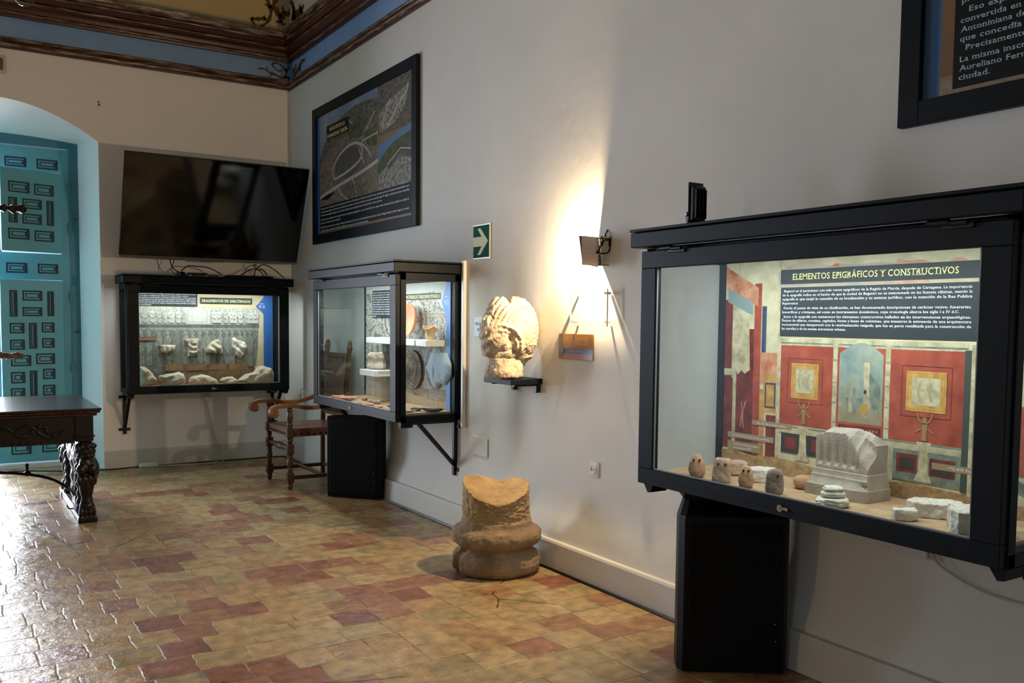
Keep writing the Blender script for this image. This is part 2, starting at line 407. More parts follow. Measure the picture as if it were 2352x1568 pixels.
def floor_mat():
    m = bpy.data.materials.new('waxed_terracotta_tiles'); m.use_nodes = True; nt = m.node_tree; n = nt.nodes; L = nt.links
    b = n['Principled BSDF']
    def math_(op, a=None, bb=None, c=None):
        x = n.new('ShaderNodeMath'); x.operation = op
        for i, v in enumerate((a, bb, c)):
            if v is None: continue
            if isinstance(v, (int, float)): x.inputs[i].default_value = v
            else: L.new(v, x.inputs[i])
        return x.outputs[0]
    tc = n.new('ShaderNodeTexCoord'); P = tc.outputs['Object']
    wn = n.new('ShaderNodeTexNoise'); wn.inputs['Scale'].default_value = 3.2; wn.inputs['Detail'].default_value = 5; L.new(P, wn.inputs['Vector'])
    sub = n.new('ShaderNodeVectorMath'); sub.operation = 'SUBTRACT'; sub.inputs[1].default_value = (.5, .5, .5); L.new(wn.outputs['Color'], sub.inputs[0])
    sc = n.new('ShaderNodeVectorMath'); sc.operation = 'SCALE'; sc.inputs['Scale'].default_value = .045; L.new(sub.outputs[0], sc.inputs[0])
    wn2 = n.new('ShaderNodeTexNoise'); wn2.inputs['Scale'].default_value = 16; wn2.inputs['Detail'].default_value = 3; L.new(P, wn2.inputs['Vector'])
    sb2 = n.new('ShaderNodeVectorMath'); sb2.operation = 'SUBTRACT'; sb2.inputs[1].default_value = (.5, .5, .5); L.new(wn2.outputs['Color'], sb2.inputs[0])
    sc2 = n.new('ShaderNodeVectorMath'); sc2.operation = 'SCALE'; sc2.inputs['Scale'].default_value = .014; L.new(sb2.outputs[0], sc2.inputs[0])
    ad2 = n.new('ShaderNodeVectorMath'); ad2.operation = 'ADD'; L.new(sc.outputs[0], ad2.inputs[0]); L.new(sc2.outputs[0], ad2.inputs[1])
    ad = n.new('ShaderNodeVectorMath'); ad.operation = 'ADD'; L.new(P, ad.inputs[0]); L.new(ad2.outputs[0], ad.inputs[1])
    sp = n.new('ShaderNodeSeparateXYZ'); L.new(ad.outputs[0], sp.inputs[0])
    ry = math_('DIVIDE', sp.outputs[1], .196); row = math_('FLOOR', ry)
    rw = n.new('ShaderNodeTexWhiteNoise'); rw.noise_dimensions = '1D'; L.new(row, rw.inputs['W'])
    off = math_('ADD', math_('MULTIPLY', math_('MODULO', row, 2.0), .5), math_('MULTIPLY', rw.outputs['Value'], .22))
    tl_ = math_('MULTIPLY_ADD', rw.outputs['Value'], .055, .165); cx = math_('ADD', math_('DIVIDE', sp.outputs[0], tl_), off); col = math_('FLOOR', cx)
    fx = math_('SUBTRACT', cx, col); fy = math_('SUBTRACT', ry, row)
    cb = n.new('ShaderNodeCombineXYZ'); L.new(col, cb.inputs[0]); L.new(row, cb.inputs[1])
    wt = n.new('ShaderNodeTexWhiteNoise'); wt.noise_dimensions = '3D'; L.new(cb.outputs[0], wt.inputs['Vector'])
    dx = math_('MULTIPLY', math_('MINIMUM', fx, math_('SUBTRACT', 1.0, fx)), tl_)
    dy = math_('MULTIPLY', math_('MINIMUM', fy, math_('SUBTRACT', 1.0, fy)), .196)
    dm = math_('MINIMUM', dx, dy)
    # tile colour
    big = n.new('ShaderNodeTexNoise'); big.inputs['Scale'].default_value = .9; big.inputs['Detail'].default_value = 2; L.new(cb.outputs[0], big.inputs['Vector'])
    big.inputs['Scale'].default_value = .35
    tone = math_('ADD', math_('MULTIPLY', wt.outputs['Value'], .72), math_('MULTIPLY_ADD', big.outputs['Fac'], .34, .025))
    r = n.new('ShaderNodeValToRGB'); e = r.color_ramp
    cols = [(0.0, '#a88c5a'), (.20, '#a08c62'), (.38, '#b89c70'), (.58, '#b0905f'), (.69, '#a8825a'), (.79, '#9c7152'), (.86, '#935f46'), (.93, '#824e39'), (1.0, '#7b4f42')]
    while len(e.elements) < len(cols): e.elements.new(.5)
    for q, (p, h) in zip(e.elements, cols): q.position = p; q.color = hexc(h)
    L.new(tone, r.inputs[0])
    mot = n.new('ShaderNodeTexNoise'); mot.inputs['Scale'].default_value = 14; mot.inputs['Detail'].default_value = 7; L.new(P, mot.inputs['Vector'])
    mr = n.new('ShaderNodeMapRange'); mr.inputs['From Min'].default_value = .3; mr.inputs['From Max'].default_value = .7; mr.inputs['To Min'].default_value = .60; mr.inputs['To Max'].default_value = 1.25
    L.new(mot.outputs['Fac'], mr.inputs[0])
    mul = n.new('ShaderNodeVectorMath'); mul.operation = 'SCALE'; L.new(r.outputs[0], mul.inputs[0]); L.new(mr.outputs[0], mul.inputs['Scale'])
    # joints, width varies; some pale, some dark
    jn = n.new('ShaderNodeTexNoise'); jn.inputs['Scale'].default_value = 5; jn.inputs['Detail'].default_value = 4; L.new(P, jn.inputs['Vector'])
    jw = math_('MULTIPLY_ADD', jn.outputs['Fac'], .007, -.0005)
    jm = n.new('ShaderNodeMapRange'); jm.inputs['To Min'].default_value = 1; jm.inputs['To Max'].default_value = 0
    L.new(dm, jm.inputs[0]); jm.inputs['From Min'].default_value = 0; L.new(math_('ADD', jw, .001), jm.inputs['From Max'])
    jr = n.new('ShaderNodeValToRGB'); jr.color_ramp.elements[0].position = .42; jr.color_ramp.elements[1].position = .56
    jr.color_ramp.elements[0].color = hexc('#b3a58c'); jr.color_ramp.elements[1].color = hexc('#4a3c2e')
    L.new(jn.outputs['Fac'], jr.inputs[0])
    # cracks
    vo = n.new('ShaderNodeTexVoronoi'); vo.feature = 'DISTANCE_TO_EDGE'; vo.inputs['Scale'].default_value = .85; L.new(ad.outputs[0], vo.inputs['Vector'])
    ck = n.new('ShaderNodeMapRange'); ck.inputs['From Max'].default_value = .006; ck.inputs['To Min'].default_value = 1; ck.inputs['To Max'].default_value = 0; L.new(vo.outputs['Distance'], ck.inputs[0])
    cn = n.new('ShaderNodeTexNoise'); cn.inputs['Scale'].default_value = 1.1; L.new(P, cn.inputs['Vector'])
    ckm = math_('MULTIPLY', ck.outputs[0], math_('GREATER_THAN', cn.outputs['Fac'], .60))
    mx = n.new('ShaderNodeMix'); mx.data_type = 'RGBA'; L.new(jm.outputs[0], mx.inputs[0]); L.new(mul.outputs[0], mx.inputs[6]); L.new(jr.outputs[0], mx.inputs[7])
    mx2 = n.new('ShaderNodeMix'); mx2.data_type = 'RGBA'; L.new(ckm, mx2.inputs[0]); L.new(mx.outputs[2], mx2.inputs[6]); mx2.inputs[7].default_value = hexc('#2a2018')
    L.new(mx2.outputs[2], b.inputs['Base Color'])
    # gloss: waxed tiles, duller joints
    rn = n.new('ShaderNodeTexNoise'); rn.inputs['Scale'].default_value = 6; rn.inputs['Detail'].default_value = 6; L.new(P, rn.inputs['Vector'])
    rg = n.new('ShaderNodeMapRange'); rg.inputs['From Min'].default_value = .3; rg.inputs['From Max'].default_value = .7; rg.inputs['To Min'].default_value = .2; rg.inputs['To Max'].default_value = .42
    L.new(rn.outputs['Fac'], rg.inputs[0]); L.new(math_('ADD', rg.outputs[0], math_('MULTIPLY', jm.outputs[0], .3)), b.inputs['Roughness'])
    b.inputs['Specular IOR Level'].default_value = .5
    # height: pillowed tiles of slightly different level and tilt, uneven faces
    ed = n.new('ShaderNodeMapRange'); ed.interpolation_type = 'SMOOTHSTEP'; ed.inputs['From Max'].default_value = .008; L.new(dm, ed.inputs[0])
    cw = n.new('ShaderNodeSeparateXYZ'); L.new(wt.outputs['Color'], cw.inputs[0])
    tilt = math_('ADD', math_('MULTIPLY', math_('SUBTRACT', fx, .5), math_('SUBTRACT', cw.outputs[0], .5)), math_('MULTIPLY', math_('SUBTRACT', fy, .5), math_('SUBTRACT', cw.outputs[1], .5)))
    un = n.new('ShaderNodeTexNoise'); un.inputs['Scale'].default_value = 17; un.inputs['Detail'].default_value = 6; un.inputs['Roughness'].default_value = .6; L.new(P, un.inputs['Vector'])
    fn = n.new('ShaderNodeTexNoise'); fn.inputs['Scale'].default_value = 90; fn.inputs['Detail'].default_value = 4; L.new(P, fn.inputs['Vector'])
    h = math_('ADD', math_('MULTIPLY', ed.outputs[0], .2), math_('ADD', math_('MULTIPLY', tilt, .9), math_('ADD', math_('MULTIPLY', un.outputs['Fac'], 1.1), math_('MULTIPLY', fn.outputs['Fac'], .05))))
    h = math_('SUBTRACT', h, math_('MULTIPLY', ckm, .12))
    bp = n.new('ShaderNodeBump'); bp.inputs['Strength'].default_value = .62; bp.inputs['Distance'].default_value = .01; L.new(h, bp.inputs['Height']); L.new(bp.outputs[0], b.inputs['Normal'])
    return m
M_floor = floor_mat()

# ------------------------------------------------------------------ room shell
XL, YF, ZC = -6.1, -12.6, 5.5
bm = bmn(); bx(bm, XL, .25, YF, 1.0, -.15, 0); struct('floor', bm, M_floor, smooth=0)
# right wall: old masonry that swells a little towards the floor
bm = bmn()
zs = [0, .2, .33, .5, 4.3, ZC]; xs = [-.075, -.06, -.014, 0, 0, 0]
v = [[bm.verts.new((x, y, z)) for x, z in zip(xs, zs)] for y in (YF, -1.2, 0)]
for k, (x, z) in enumerate(zip([0, 0, 0, 0, 0, 0], zs)): v[2][k].co.x = xs[k]*.25
for a, b in zip(v, v[1:]):
    for k in range(5): bm.faces.new((a[k], b[k], b[k+1], a[k+1]))
q = [bm.verts.new((.25, y, z)) for y, z in ((YF, 0), (0, 0), (0, ZC), (YF, ZC))]; bm.faces.new(q)
struct('wall_right', bm, M_wall, smooth=60)
# back wall with the arched recess of the balcony door
XA, XB, ZS, RI = -3.5, -1.81, 3.05, .3
def arch(n=28): return [(XA+(XB-XA)*k/n, ZS+RI*(1-(2*k/n-1)**2)) for k in range(n+1)]
def iarch(n=28): return [(-3.37+(1.44)*k/n, 3.085+.04*(1-(2*k/n-1)**2)) for k in range(n+1)]
bm = bmn()
def quad(pts): bm.faces.new([bm.verts.new(p) for p in pts])
quad([(XL, 0, 0), (-5.7, 0, 0), (-5.7, 0, ZC), (XL, 0, ZC)]); quad([(-4.7, 0, 0), (XA, 0, 0), (XA, 0, ZC), (-4.7, 0, ZC)]); quad([(-5.7, 0, 2.75), (-4.7, 0, 2.75), (-4.7, 0, ZC), (-5.7, 0, ZC)]); quad([(-5.7, 0, 0), (-5.7, .8, 0), (-5.7, .8, 2.75), (-5.7, 0, 2.75)]); quad([(-4.7, 0, 0), (-4.7, .8, 0), (-4.7, .8, 2.75), (-4.7, 0, 2.75)]); quad([(-5.7, 0, 2.75), (-4.7, 0, 2.75), (-4.7, .8, 2.75), (-5.7, .8, 2.75)]); quad([(XB, 0, 0), (0, 0, 0), (0, 0, ZC), (XB, 0, ZC)])
A = arch(); I = iarch()
for (x0, z0), (x1, z1) in zip(A, A[1:]): quad([(x0, 0, z0), (x1, 0, z1), (x1, 0, ZC), (x0, 0, ZC)])
quad([(XL, .8, 0), (-5.7, .8, 0), (-5.7, .8, ZC), (XL, .8, ZC)]); quad([(-4.7, .8, 0), (-3.37, .8, 0), (-3.37, .8, ZC), (-4.7, .8, ZC)]); quad([(-5.7, .8, 2.75), (-4.7, .8, 2.75), (-4.7, .8, ZC), (-5.7, .8, ZC)]); quad([(-1.93, .8, 0), (.25, .8, 0), (.25, .8, ZC), (-1.93, .8, ZC)]); quad([(-3.37, .8, 3.12), (-1.93, .8, 3.12), (-1.93, .8, ZC), (-3.37, .8, ZC)])
bmesh.ops.remove_doubles(bm, verts=bm.verts, dist=1e-4)
wb = struct('wall_back', bm, M_wallb, smooth=0)
bm = bmn()
o_ = [(XA, 0)] + A + [(XB, 0)]; i_ = [(-3.37, 0)] + I + [(-1.93, 0)]
for k in range(len(o_)-1):
    a, b, c, d = o_[k], o_[k+1], i_[k+1], i_[k]
    quad([(a[0], 0, a[1]), (b[0], 0, b[1]), (c[0], .47, c[1]), (d[0], .47, d[1])])
    quad([(d[0], .47, d[1]), (c[0], .47, c[1]), (c[0], .8, c[1]), (d[0], .8, d[1])])
bmesh.ops.remove_doubles(bm, verts=bm.verts, dist=1e-4)
struct('trim_1', bm, M_reveal, smooth=50)
# left and front walls (front is behind the camera); two windows in the left one
bm = bmn()
def wallstrip(y0, y1, z0, z1): bx(bm, XL-.3, XL, y0, y1, z0, z1)
W = [(-1.85, -1.50, .80, 1.62), (-10.5, -9.3, .6, 3.1)]
wallstrip(YF, -10.5, 0, ZC); wallstrip(-9.3, -1.85, 0, ZC); wallstrip(-1.50, .8, 0, ZC)
for y0, y1, z0, z1 in W: wallstrip(y0, y1, 0, z0); wallstrip(y0, y1, z1, ZC)
struct('wall_left', bm, M_wall, smooth=0)
bm = bmn(); bx(bm, XL-.3, .25, YF-.2, YF, 0, ZC); struct('wall_front', bm, M_wall, smooth=0)
bm = bmn(); bx(bm, XL-.3, .25, YF-.2, .8, ZC, ZC+.1); struct('ceiling', bm, M_ceil, smooth=0)
for i, (y0, y1, z0, z1) in enumerate(W):
    bm = bmn(); X = XL-.14; w_ = .07 if y1-y0 > .5 else .04
    for a, b, c, d in ((y0, y0+w_, z0, z1), (y1-w_, y1, z0, z1), (y0, y1, z0, z0+w_), (y0, y1, z1-w_, z1), ((y0+y1)/2-.03*(w_ > .05), (y0+y1)/2+.03*(w_ > .05)+.001, z0, z1)): bx(bm, X-.03, X+.03, a, b, c, d)
    wo = struct('window_%d' % (i+1), bm, M_teal, smooth=0)
    bm = bmn(); bx(bm, X-.004, X+.004, y0+.06, y1-.06, z0+.06, z1-.06); obj('pane', bm, M_glass, wo, smooth=0)

# skirting
bm = bmn()
for y0, y1, t in ((YF, -1.12, .028), (-1.12, -.0, .012)):
    pr = [(-.075-t if y0 < -2 else -.03-t, 0), (-.066-t if y0 < -2 else -.03-t, .15), (-.06-t if y0 < -2 else -.026-t, .162), (-.03, .166), (0, 0)]
    a = [bm.verts.new((x, y0, z)) for x, z in pr]; b = [bm.verts.new((x, y1, z)) for x, z in pr]
    for k in range(len(pr)): bm.faces.new((a[k], b[k], b[(k+1) % len(pr)], a[(k+1) % len(pr)]))
    bm.faces.new(a); bm.faces.new(b[::-1])
struct('baseboard_right', bm, M_skirt, smooth=20)
bm = bmn(); bx(bm, XB, -.03, -.018, 0, 0, .17, .003); bx(bm, -4.7, XA, -.018, 0, 0, .17, .003); struct('baseboard_back', bm, M_skirt, smooth=20)

# cornice: profiles (projection, z), run along both walls and mitred in the corner
def run(name, prof, m, parent=None):
    bm = bmn(); rows = []
    n = len(prof)
    for p, z in prof:
        rows.append([bm.verts.new(q) for q in ((XL, -p, z), (-p, -p, z), (-p, YF, z))])
    for k in range(n-1):
        for j in range(2): bm.faces.new((rows[k][j], rows[k][j+1], rows[k+1][j+1], rows[k+1][j]))
    return struct(name, bm, m, parent, smooth=30)
def bead(p, z, r, n=6): return [(p + r*math.sin(PI*k/n), z - r*math.cos(PI*k/n)) for k in range(n+1)]
t2 = run('trim_2', [(0, 3.772), (.02, 3.774), (.022, 3.786)], M_maroon)
run('molding_bead', bead(.02, 3.806, .02), M_silver, t2)
run('molding_band', [(.02, 3.826), (.03, 3.830), (.022, 3.846)]+bead(.012, 3.859, .013)+[(0, 3.874)], M_silver, t2)
t3 = run('trim_3', [(.001, 3.87), (.001, 4.05)], M_blue)
bm = bmn(); bx(bm, -.10, -.003, -.0025, -.0015, 3.874, 4.05); bx(bm, -.0025, -.0015, -.10, -.003, 3.874, 4.05); obj('painted_border', bm, M_blued, t3, smooth=0)
t4 = run('trim_4', [(0, 4.045), (.03, 4.046), (.035, 4.062)], M_maroon)
run('molding_bead', bead(.03, 4.078, .016), M_silver, t4)
run('molding_cove', [(.03, 4.094), (.034, 4.10), (.036, 4.11), (.042, 4.125), (.052, 4.138), (.066, 4.146)], M_maroon, t4)
run('molding_fillet', [(.066, 4.146), (.072, 4.148), (.072, 4.158)], M_brownc, t4)
run('molding_bead', bead(.066, 4.172, .014), M_silver, t4)
run('molding_fascia', [(.07, 4.186), (.084, 4.19), (.086, 4.232)], M_maroon, t4)
run('molding_bead', bead(.08, 4.245, .013), M_silver, t4)
run('molding_crown', [(.082, 4.258), (.10, 4.262), (.115, 4.280), (.125, 4.305), (.128, 4.322), (0, 4.325)], M_silver, t4)
bm = bmn()
quad([(XL, -.002, 4.3), (0, -.002, 4.3), (0, -.002, 4.40), (XL, -.002, 4.40)]); quad([(-.13, -.002, 4.40), (0, -.002, 4.40), (0, -.002, ZC), (-.13, -.002, ZC)])
obj('painted_border', bm, M_ceilb, wb, smooth=0)
bm = bmn(); quad([(XL, -.002, 4.40), (-.13, -.002, 4.40), (-.13, -.002, ZC), (XL, -.002, ZC)]); obj('painted_field', bm, M_ceil, wb, smooth=0)

# painted scrollwork in the corner, as ribbons laid on frieze and upper wall
def scroll(name, segs, wall, parent):
    bm = bmn()
    for pts, wds in segs:
        P = smoothpts([(u, 0, v) for u, v in pts], 7); n = len(P); Lf = []; Rt = []
        for i, p in enumerate(P):
            t = (P[min(i+1, n-1)] - P[max(i-1, 0)]).normalized(); nn = Vector((-t.z, 0, t.x)); f = i/(n-1)
            wd = (wds[0]*(1-f)+wds[1]*f)*(1+.25*math.sin(f*19)); a = p+nn*wd/2; b = p-nn*wd/2
            if wall == 'back': Lf.append(bm.verts.new((a.x, -.004, a.z))); Rt.append(bm.verts.new((b.x, -.004, b.z)))
            else: Lf.append(bm.verts.new((-.004, a.x, a.z))); Rt.append(bm.verts.new((-.004, b.x, b.z)))
        for i in range(n-1): bm.faces.new((Lf[i], Rt[i], Rt[i+1], Lf[i+1]))
    return obj(name, bm, M_scroll, parent, smooth=0)
def bk(*pts): return [(hit(x, y, 'y', 0).x, hit(x, y, 'y', 0).z) for x, y in pts]
def rt(*pts): return [(hit(x, y, 'x', 0).y, hit(x, y, 'x', 0).z) for x, y in pts]
scroll('painted_scroll', [(bk((592, 158), (606, 158), (618, 166), (632, 172), (645, 178), (656, 178), (668, 181)), (.012, .03)),
    (bk((612, 153), (614, 162)), (.008, .014)), (bk((616, 176), (626, 170)), (.006, .012)),
    (bk((650, 162), (640, 163), (630, 156), (625, 148), (633, 145), (645, 150), (655, 160), (657, 170), (654, 180)), (.012, .026)),
    (bk((656, 164), (662, 157), (668, 158), (671, 163)), (.03, .03)), (bk((660, 178), (668, 180)), (.02, .025))], 'back', t3)
scroll('painted_scroll', [(rt((672, 164), (678, 160), (681, 146)), (.05, .03)), (rt((674, 180), (680, 168), (687, 158), (693, 143), (701, 136)), (.06, .03)), (rt((688, 146), (690, 158), (692, 166)), (.05, .02))], 'right', t3)
scroll('painted_scroll', [(bk((576, 41), (580, 50), (586, 58)), (.03, .016)), (bk((577, 43), (590, 44), (602, 43), (612, 46)), (.03, .04)), (bk((606, 35), (609, 45)), (.012, .028)),
    (bk((598, 60), (608, 56), (617, 46), (622, 30), (620, 16), (614, 0)), (.02, .045)), (bk((608, 10), (614, 12), (620, 18)), (.014, .03)),
    (bk((633, -4), (630, 8), (628, 16), (632, 24), (640, 34), (645, 44)), (.045, .05)), (bk((636, 14), (638, 24)), (.01, .03)),
    (bk((633, 50), (642, 50), (646, 44)), (.02, .04)), (bk((655, 57), (648, 54), (644, 46)), (.03, .03)),
    (bk((645, 42), (652, 33), (660, 32), (668, 34), (672, 30)), (.06, .04)), (bk((648, 14), (651, 30)), (.01, .04)), (bk((664, 20), (666, 32)), (.01, .04))], 'back', wb)
scroll('painted_scroll', [(rt((672, 30), (680, 36), (690, 28), (698, 12)), (.12, .05)), (rt((668, 0), (674, 16), (678, 30)), (.06, .05)), (rt((687, 16), (694, 28), (697, 40)), (.06, .05)), (rt((672, 36), (678, 46), (676, 56)), (.09, .06))], 'right', wb)

# ------------------------------------------------------------------ balcony door in the recess
door = thing('door_1', None, None, (-2.65, .5, 0)); door['kind'] = 'structure'
DY = .47
def dl(bm, x0, x1, y0, y1, z0, z1, bev=0): bx(bm, x0+2.65, x1+2.65, y0-.5, y1-.5, z0, z1, bev)
bm = bmn(); dl(bm, -2.01, -1.92, DY, DY+.1, .03, 3.14); dl(bm, -3.38, -3.29, DY, DY+.1, .03, 3.14); dl(bm, -3.29, -2.01, DY, DY+.1, 3.03, 3.15)
obj('door_frame', bm, M_tealf, door, smooth=0)
bm = bmn(); dl(bm, -3.37, -1.93, DY-.03, DY+.33, 0, .03); obj('threshold', bm, M_skirt, door, smooth=0)
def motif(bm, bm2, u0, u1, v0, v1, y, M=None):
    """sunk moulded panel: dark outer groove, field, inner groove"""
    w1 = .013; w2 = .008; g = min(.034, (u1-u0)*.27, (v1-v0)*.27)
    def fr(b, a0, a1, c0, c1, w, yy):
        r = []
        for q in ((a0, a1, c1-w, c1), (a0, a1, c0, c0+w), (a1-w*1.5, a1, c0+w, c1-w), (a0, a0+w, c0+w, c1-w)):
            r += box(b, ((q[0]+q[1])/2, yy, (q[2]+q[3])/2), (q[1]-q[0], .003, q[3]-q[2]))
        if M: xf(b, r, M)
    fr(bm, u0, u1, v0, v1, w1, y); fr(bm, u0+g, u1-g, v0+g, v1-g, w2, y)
    r = []  # flat mid-teal strip paints the shade along the panel's right side
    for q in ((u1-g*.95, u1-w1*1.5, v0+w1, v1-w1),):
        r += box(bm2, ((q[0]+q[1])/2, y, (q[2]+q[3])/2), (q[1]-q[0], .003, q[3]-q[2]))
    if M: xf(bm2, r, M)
# right leaf (closed): rails and stiles around two openings
leaf = [(-2.64, -2.01, DY+.01, DY+.06, 2.80, 3.02), (-2.64, -2.01, DY+.01, DY+.06, 1.78, 2.03), (-2.64, -2.01, DY+.01, DY+.06, .05, .34),
        (-2.08, -2.01, DY+.01, DY+.06, .34, 1.78), (-2.64, -2.58, DY+.01, DY+.06, .34, 1.78), (-2.08, -2.01, DY+.01, DY+.06, 2.03, 2.80), (-2.64, -2.58, DY+.01, DY+.06, 2.03, 2.80)]
bm = bmn()
for q in leaf: dl(bm, *q)
lf = obj('door_leaf', bm, M_teal, door, smooth=0)
def pxr(x0, x1, y0, y1):
    a = hit(x0, y0, 'y', DY); b = hit(x1, y1, 'y', DY); return a.x, b.x, b.z, a.z
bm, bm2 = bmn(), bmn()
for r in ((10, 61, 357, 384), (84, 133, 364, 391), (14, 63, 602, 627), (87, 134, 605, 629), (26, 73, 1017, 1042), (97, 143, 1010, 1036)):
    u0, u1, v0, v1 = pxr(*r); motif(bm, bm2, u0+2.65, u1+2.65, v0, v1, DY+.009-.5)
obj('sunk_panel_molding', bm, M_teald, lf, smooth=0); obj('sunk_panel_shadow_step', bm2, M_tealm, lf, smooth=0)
bm = bmn(); dl(bm, -2.58, -2.08, DY+.045, DY+.05, .34, 2.80); obj('pane', bm, M_glass, lf, smooth=0)
# two small shutters of the right leaf, ajar
def shutter(z0, z1, rects, ang):
    W_ = .535; Hx = -2.085
    M = Matrix.Translation((Hx+2.65, DY-.5, 0)) @ Matrix.Rotation(math.radians(ang), 4, 'Z')
    bm = bmn(); xf(bm, box(bm, (-W_/2, -.012, (z0+z1)/2), (W_, .03, z1-z0), .004), M)
    s = obj('shutter', bm, M_teal, door, smooth=0)
    bm, bm2 = bmn(), bmn()
    for r in rects:
        u0, u1, v0, v1 = pxr(*r); k = 1.0
        motif(bm, bm2, (u0-Hx)*k, (u1-Hx)*k, v0, v1, -.0285, M)
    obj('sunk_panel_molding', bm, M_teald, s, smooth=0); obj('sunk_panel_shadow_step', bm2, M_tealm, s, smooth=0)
shutter(2.035, 2.79, [(8, 60, 418, 447), (71, 119, 424, 453), (8, 31, 455, 514), (42, 90, 458, 484), (42, 90, 492, 518), (101, 120, 462, 520), (8, 60, 525, 552), (72, 120, 530, 557)], 17)
shutter(.345, 1.775, [(16, 36, 666, 727), (47, 94, 667, 691), (47, 94, 705, 726), (105, 122, 669, 726), (17, 52, 741, 765), (62, 82, 741, 800), (92, 123, 740, 763),
    (18, 53, 779, 802), (93, 123, 776, 798), (20, 68, 815, 839), (79, 124, 811, 835), (20, 54, 853, 878), (64, 83, 850, 907), (95, 125, 846, 869), (20, 54, 890, 914), (95, 125, 883, 906),
    (20, 68, 928, 950), (79, 124, 922, 944), (22, 68, 960, 980), (79, 124, 955, 975)], 10)
# left leaf, folded back against the left jamb
M = Matrix.Translation((-3.30+2.65, DY-.5, 0)) @ Matrix.Rotation(math.radians(-82), 4, 'Z')
bm = bmn(); xf(bm, box(bm, (.31, -.02, 1.54), (.62, .04, 2.97), .004), M); obj('door_leaf', bm, M_teal, door, smooth=0)
bm = bmn()
for z in (2.66, 2.28, 1.62, .95, .45): 
    cyl(bm, (-2.012+2.65, DY-.012-.5, z), .009, .07, seg=10); sph(bm, (-2.012+2.65, DY-.012-.5, z+.04), .011, seg=8); sph(bm, (-2.012+2.65, DY-.012-.5, z-.04), .011, seg=8)
obj('hinge', bm, M_tealf, door)
bm = bmn(); 
for z in (2.37, 1.29): cyl(bm, (-1.965+2.65, DY-.02-.5, z), .008, .05, 'y', seg=10); sph(bm, (-1.965+2.65, DY-.045-.5, z), .013, (1.5, .7, .7), seg=8)
obj('latch_pin', bm, M_maroon, door)
# balcony railing outside the opening
bm = bmn(); bx(bm, -.75, 0, .62, .65, 1.0, 1.03)
for k in range(7): bx(bm, -.72+k*.11, -.705+k*.11, .628, .643, .1, 1.0)
obj('railing', bm, M_black, door, smooth=0)

# small device and screws on the back wall
t = thing('wall_alarm_box', 'small grey wall-mounted device high on the back wall near the cornice', 'wall device', (-2.62, 0, 3.63))
bm = bmn(); box(bm, (0, -.005, 0), (.17, .01, .16), .004); obj('back_plate', bm, M_skirt, t)
bm = bmn(); box(bm, (0, -.02, 0), (.12, .03, .10), .006); obj('housing', bm, M_bezel, t)
bm = bmn(); cyl(bm, (0, -.006, .012), .006, .012, 'y', 8); cyl(bm, (.002, -.006, -.014), .008, .012, 'y', 8)
place(tag(obj('wall_screws', bm, M_black), 'pair of dark screws left in the back wall above the television', 'screws'), (-1.80, 0, 3.4))

# hanging lamp whose glass globe just enters the picture at the top left
p = hit(55, -9, 'y', -4.2)
t = thing('hanging_lamp', 'glass globe of a hanging lamp at the top left edge', 'lamp', (p.x, p.y, p.z))
bm = bmn(); sph(bm, (0, 0, 0), .048, seg=20); obj('glass_globe', bm, M_glass, t)
bm = bmn(); cyl(bm, (0, 0, .05), .02, .03); cyl(bm, (0, 0, (ZC-p.z)/2+.03), .005, ZC-p.z-.06, seg=8); obj('stem', bm, M_stud, t)

# ------------------------------------------------------------------ television
A0 = Vector((-1.70, -.30, 1.99)); A1 = Vector((-.045, -.30, 1.985)); B0 = Vector((-1.70, -.70, 2.875)); 
tv = thing('television', 'large black flat-screen television tilted down from the back wall', 'television', (-.87, -.30, 1.99))
up = (B0-A0); Ht = up.length; up.normalize(); Nn = Vector((0, -up.z, up.y))   # facing the room and down
Mtv = Matrix(((1, 0, 0), (0, -Nn.y, up.y), (0, -Nn.z, up.z))).to_4x4()
Wt = 1.655
def tvb(bm, x0, x1, d0, d1, z0, z1, bev=0): xf(bm, box(bm, ((x0+x1)/2, (d0+d1)/2, (z0+z1)/2), (x1-x0, d1-d0, z1-z0), bev), Mtv)
bm = bmn(); tvb(bm, -Wt/2, Wt/2, .002, .035, 0, Ht, .004); tvb(bm, -.5, .5, .035, .07, .1, .6, .01); obj('case_back', bm, M_black, tv)
bm = bmn(); tvb(bm, -Wt/2+.004, Wt/2-.004, -.002, .003, .02, Ht-.004); obj('screen', bm, M_screen, tv, smooth=0)
bm = bmn(); tvb(bm, -Wt/2, Wt/2, -.006, .02, -.006, .017, .003); tvb(bm, -.12, .12, -.004, .02, -.018, -.004, .003); obj('bottom_bezel', bm, M_bezel, tv)
bm = bmn(); box(bm, (0, .285, .55), (.5, .03, .35)); 
sweep(bm, [(0, .29, .6), (0, .1, .45), (0, -.08, .32)], [(-.03, -.02), (.03, -.02), (.03, .02), (-.03, .02)]); obj('wall_mount', bm, M_black, tv, smooth=0)

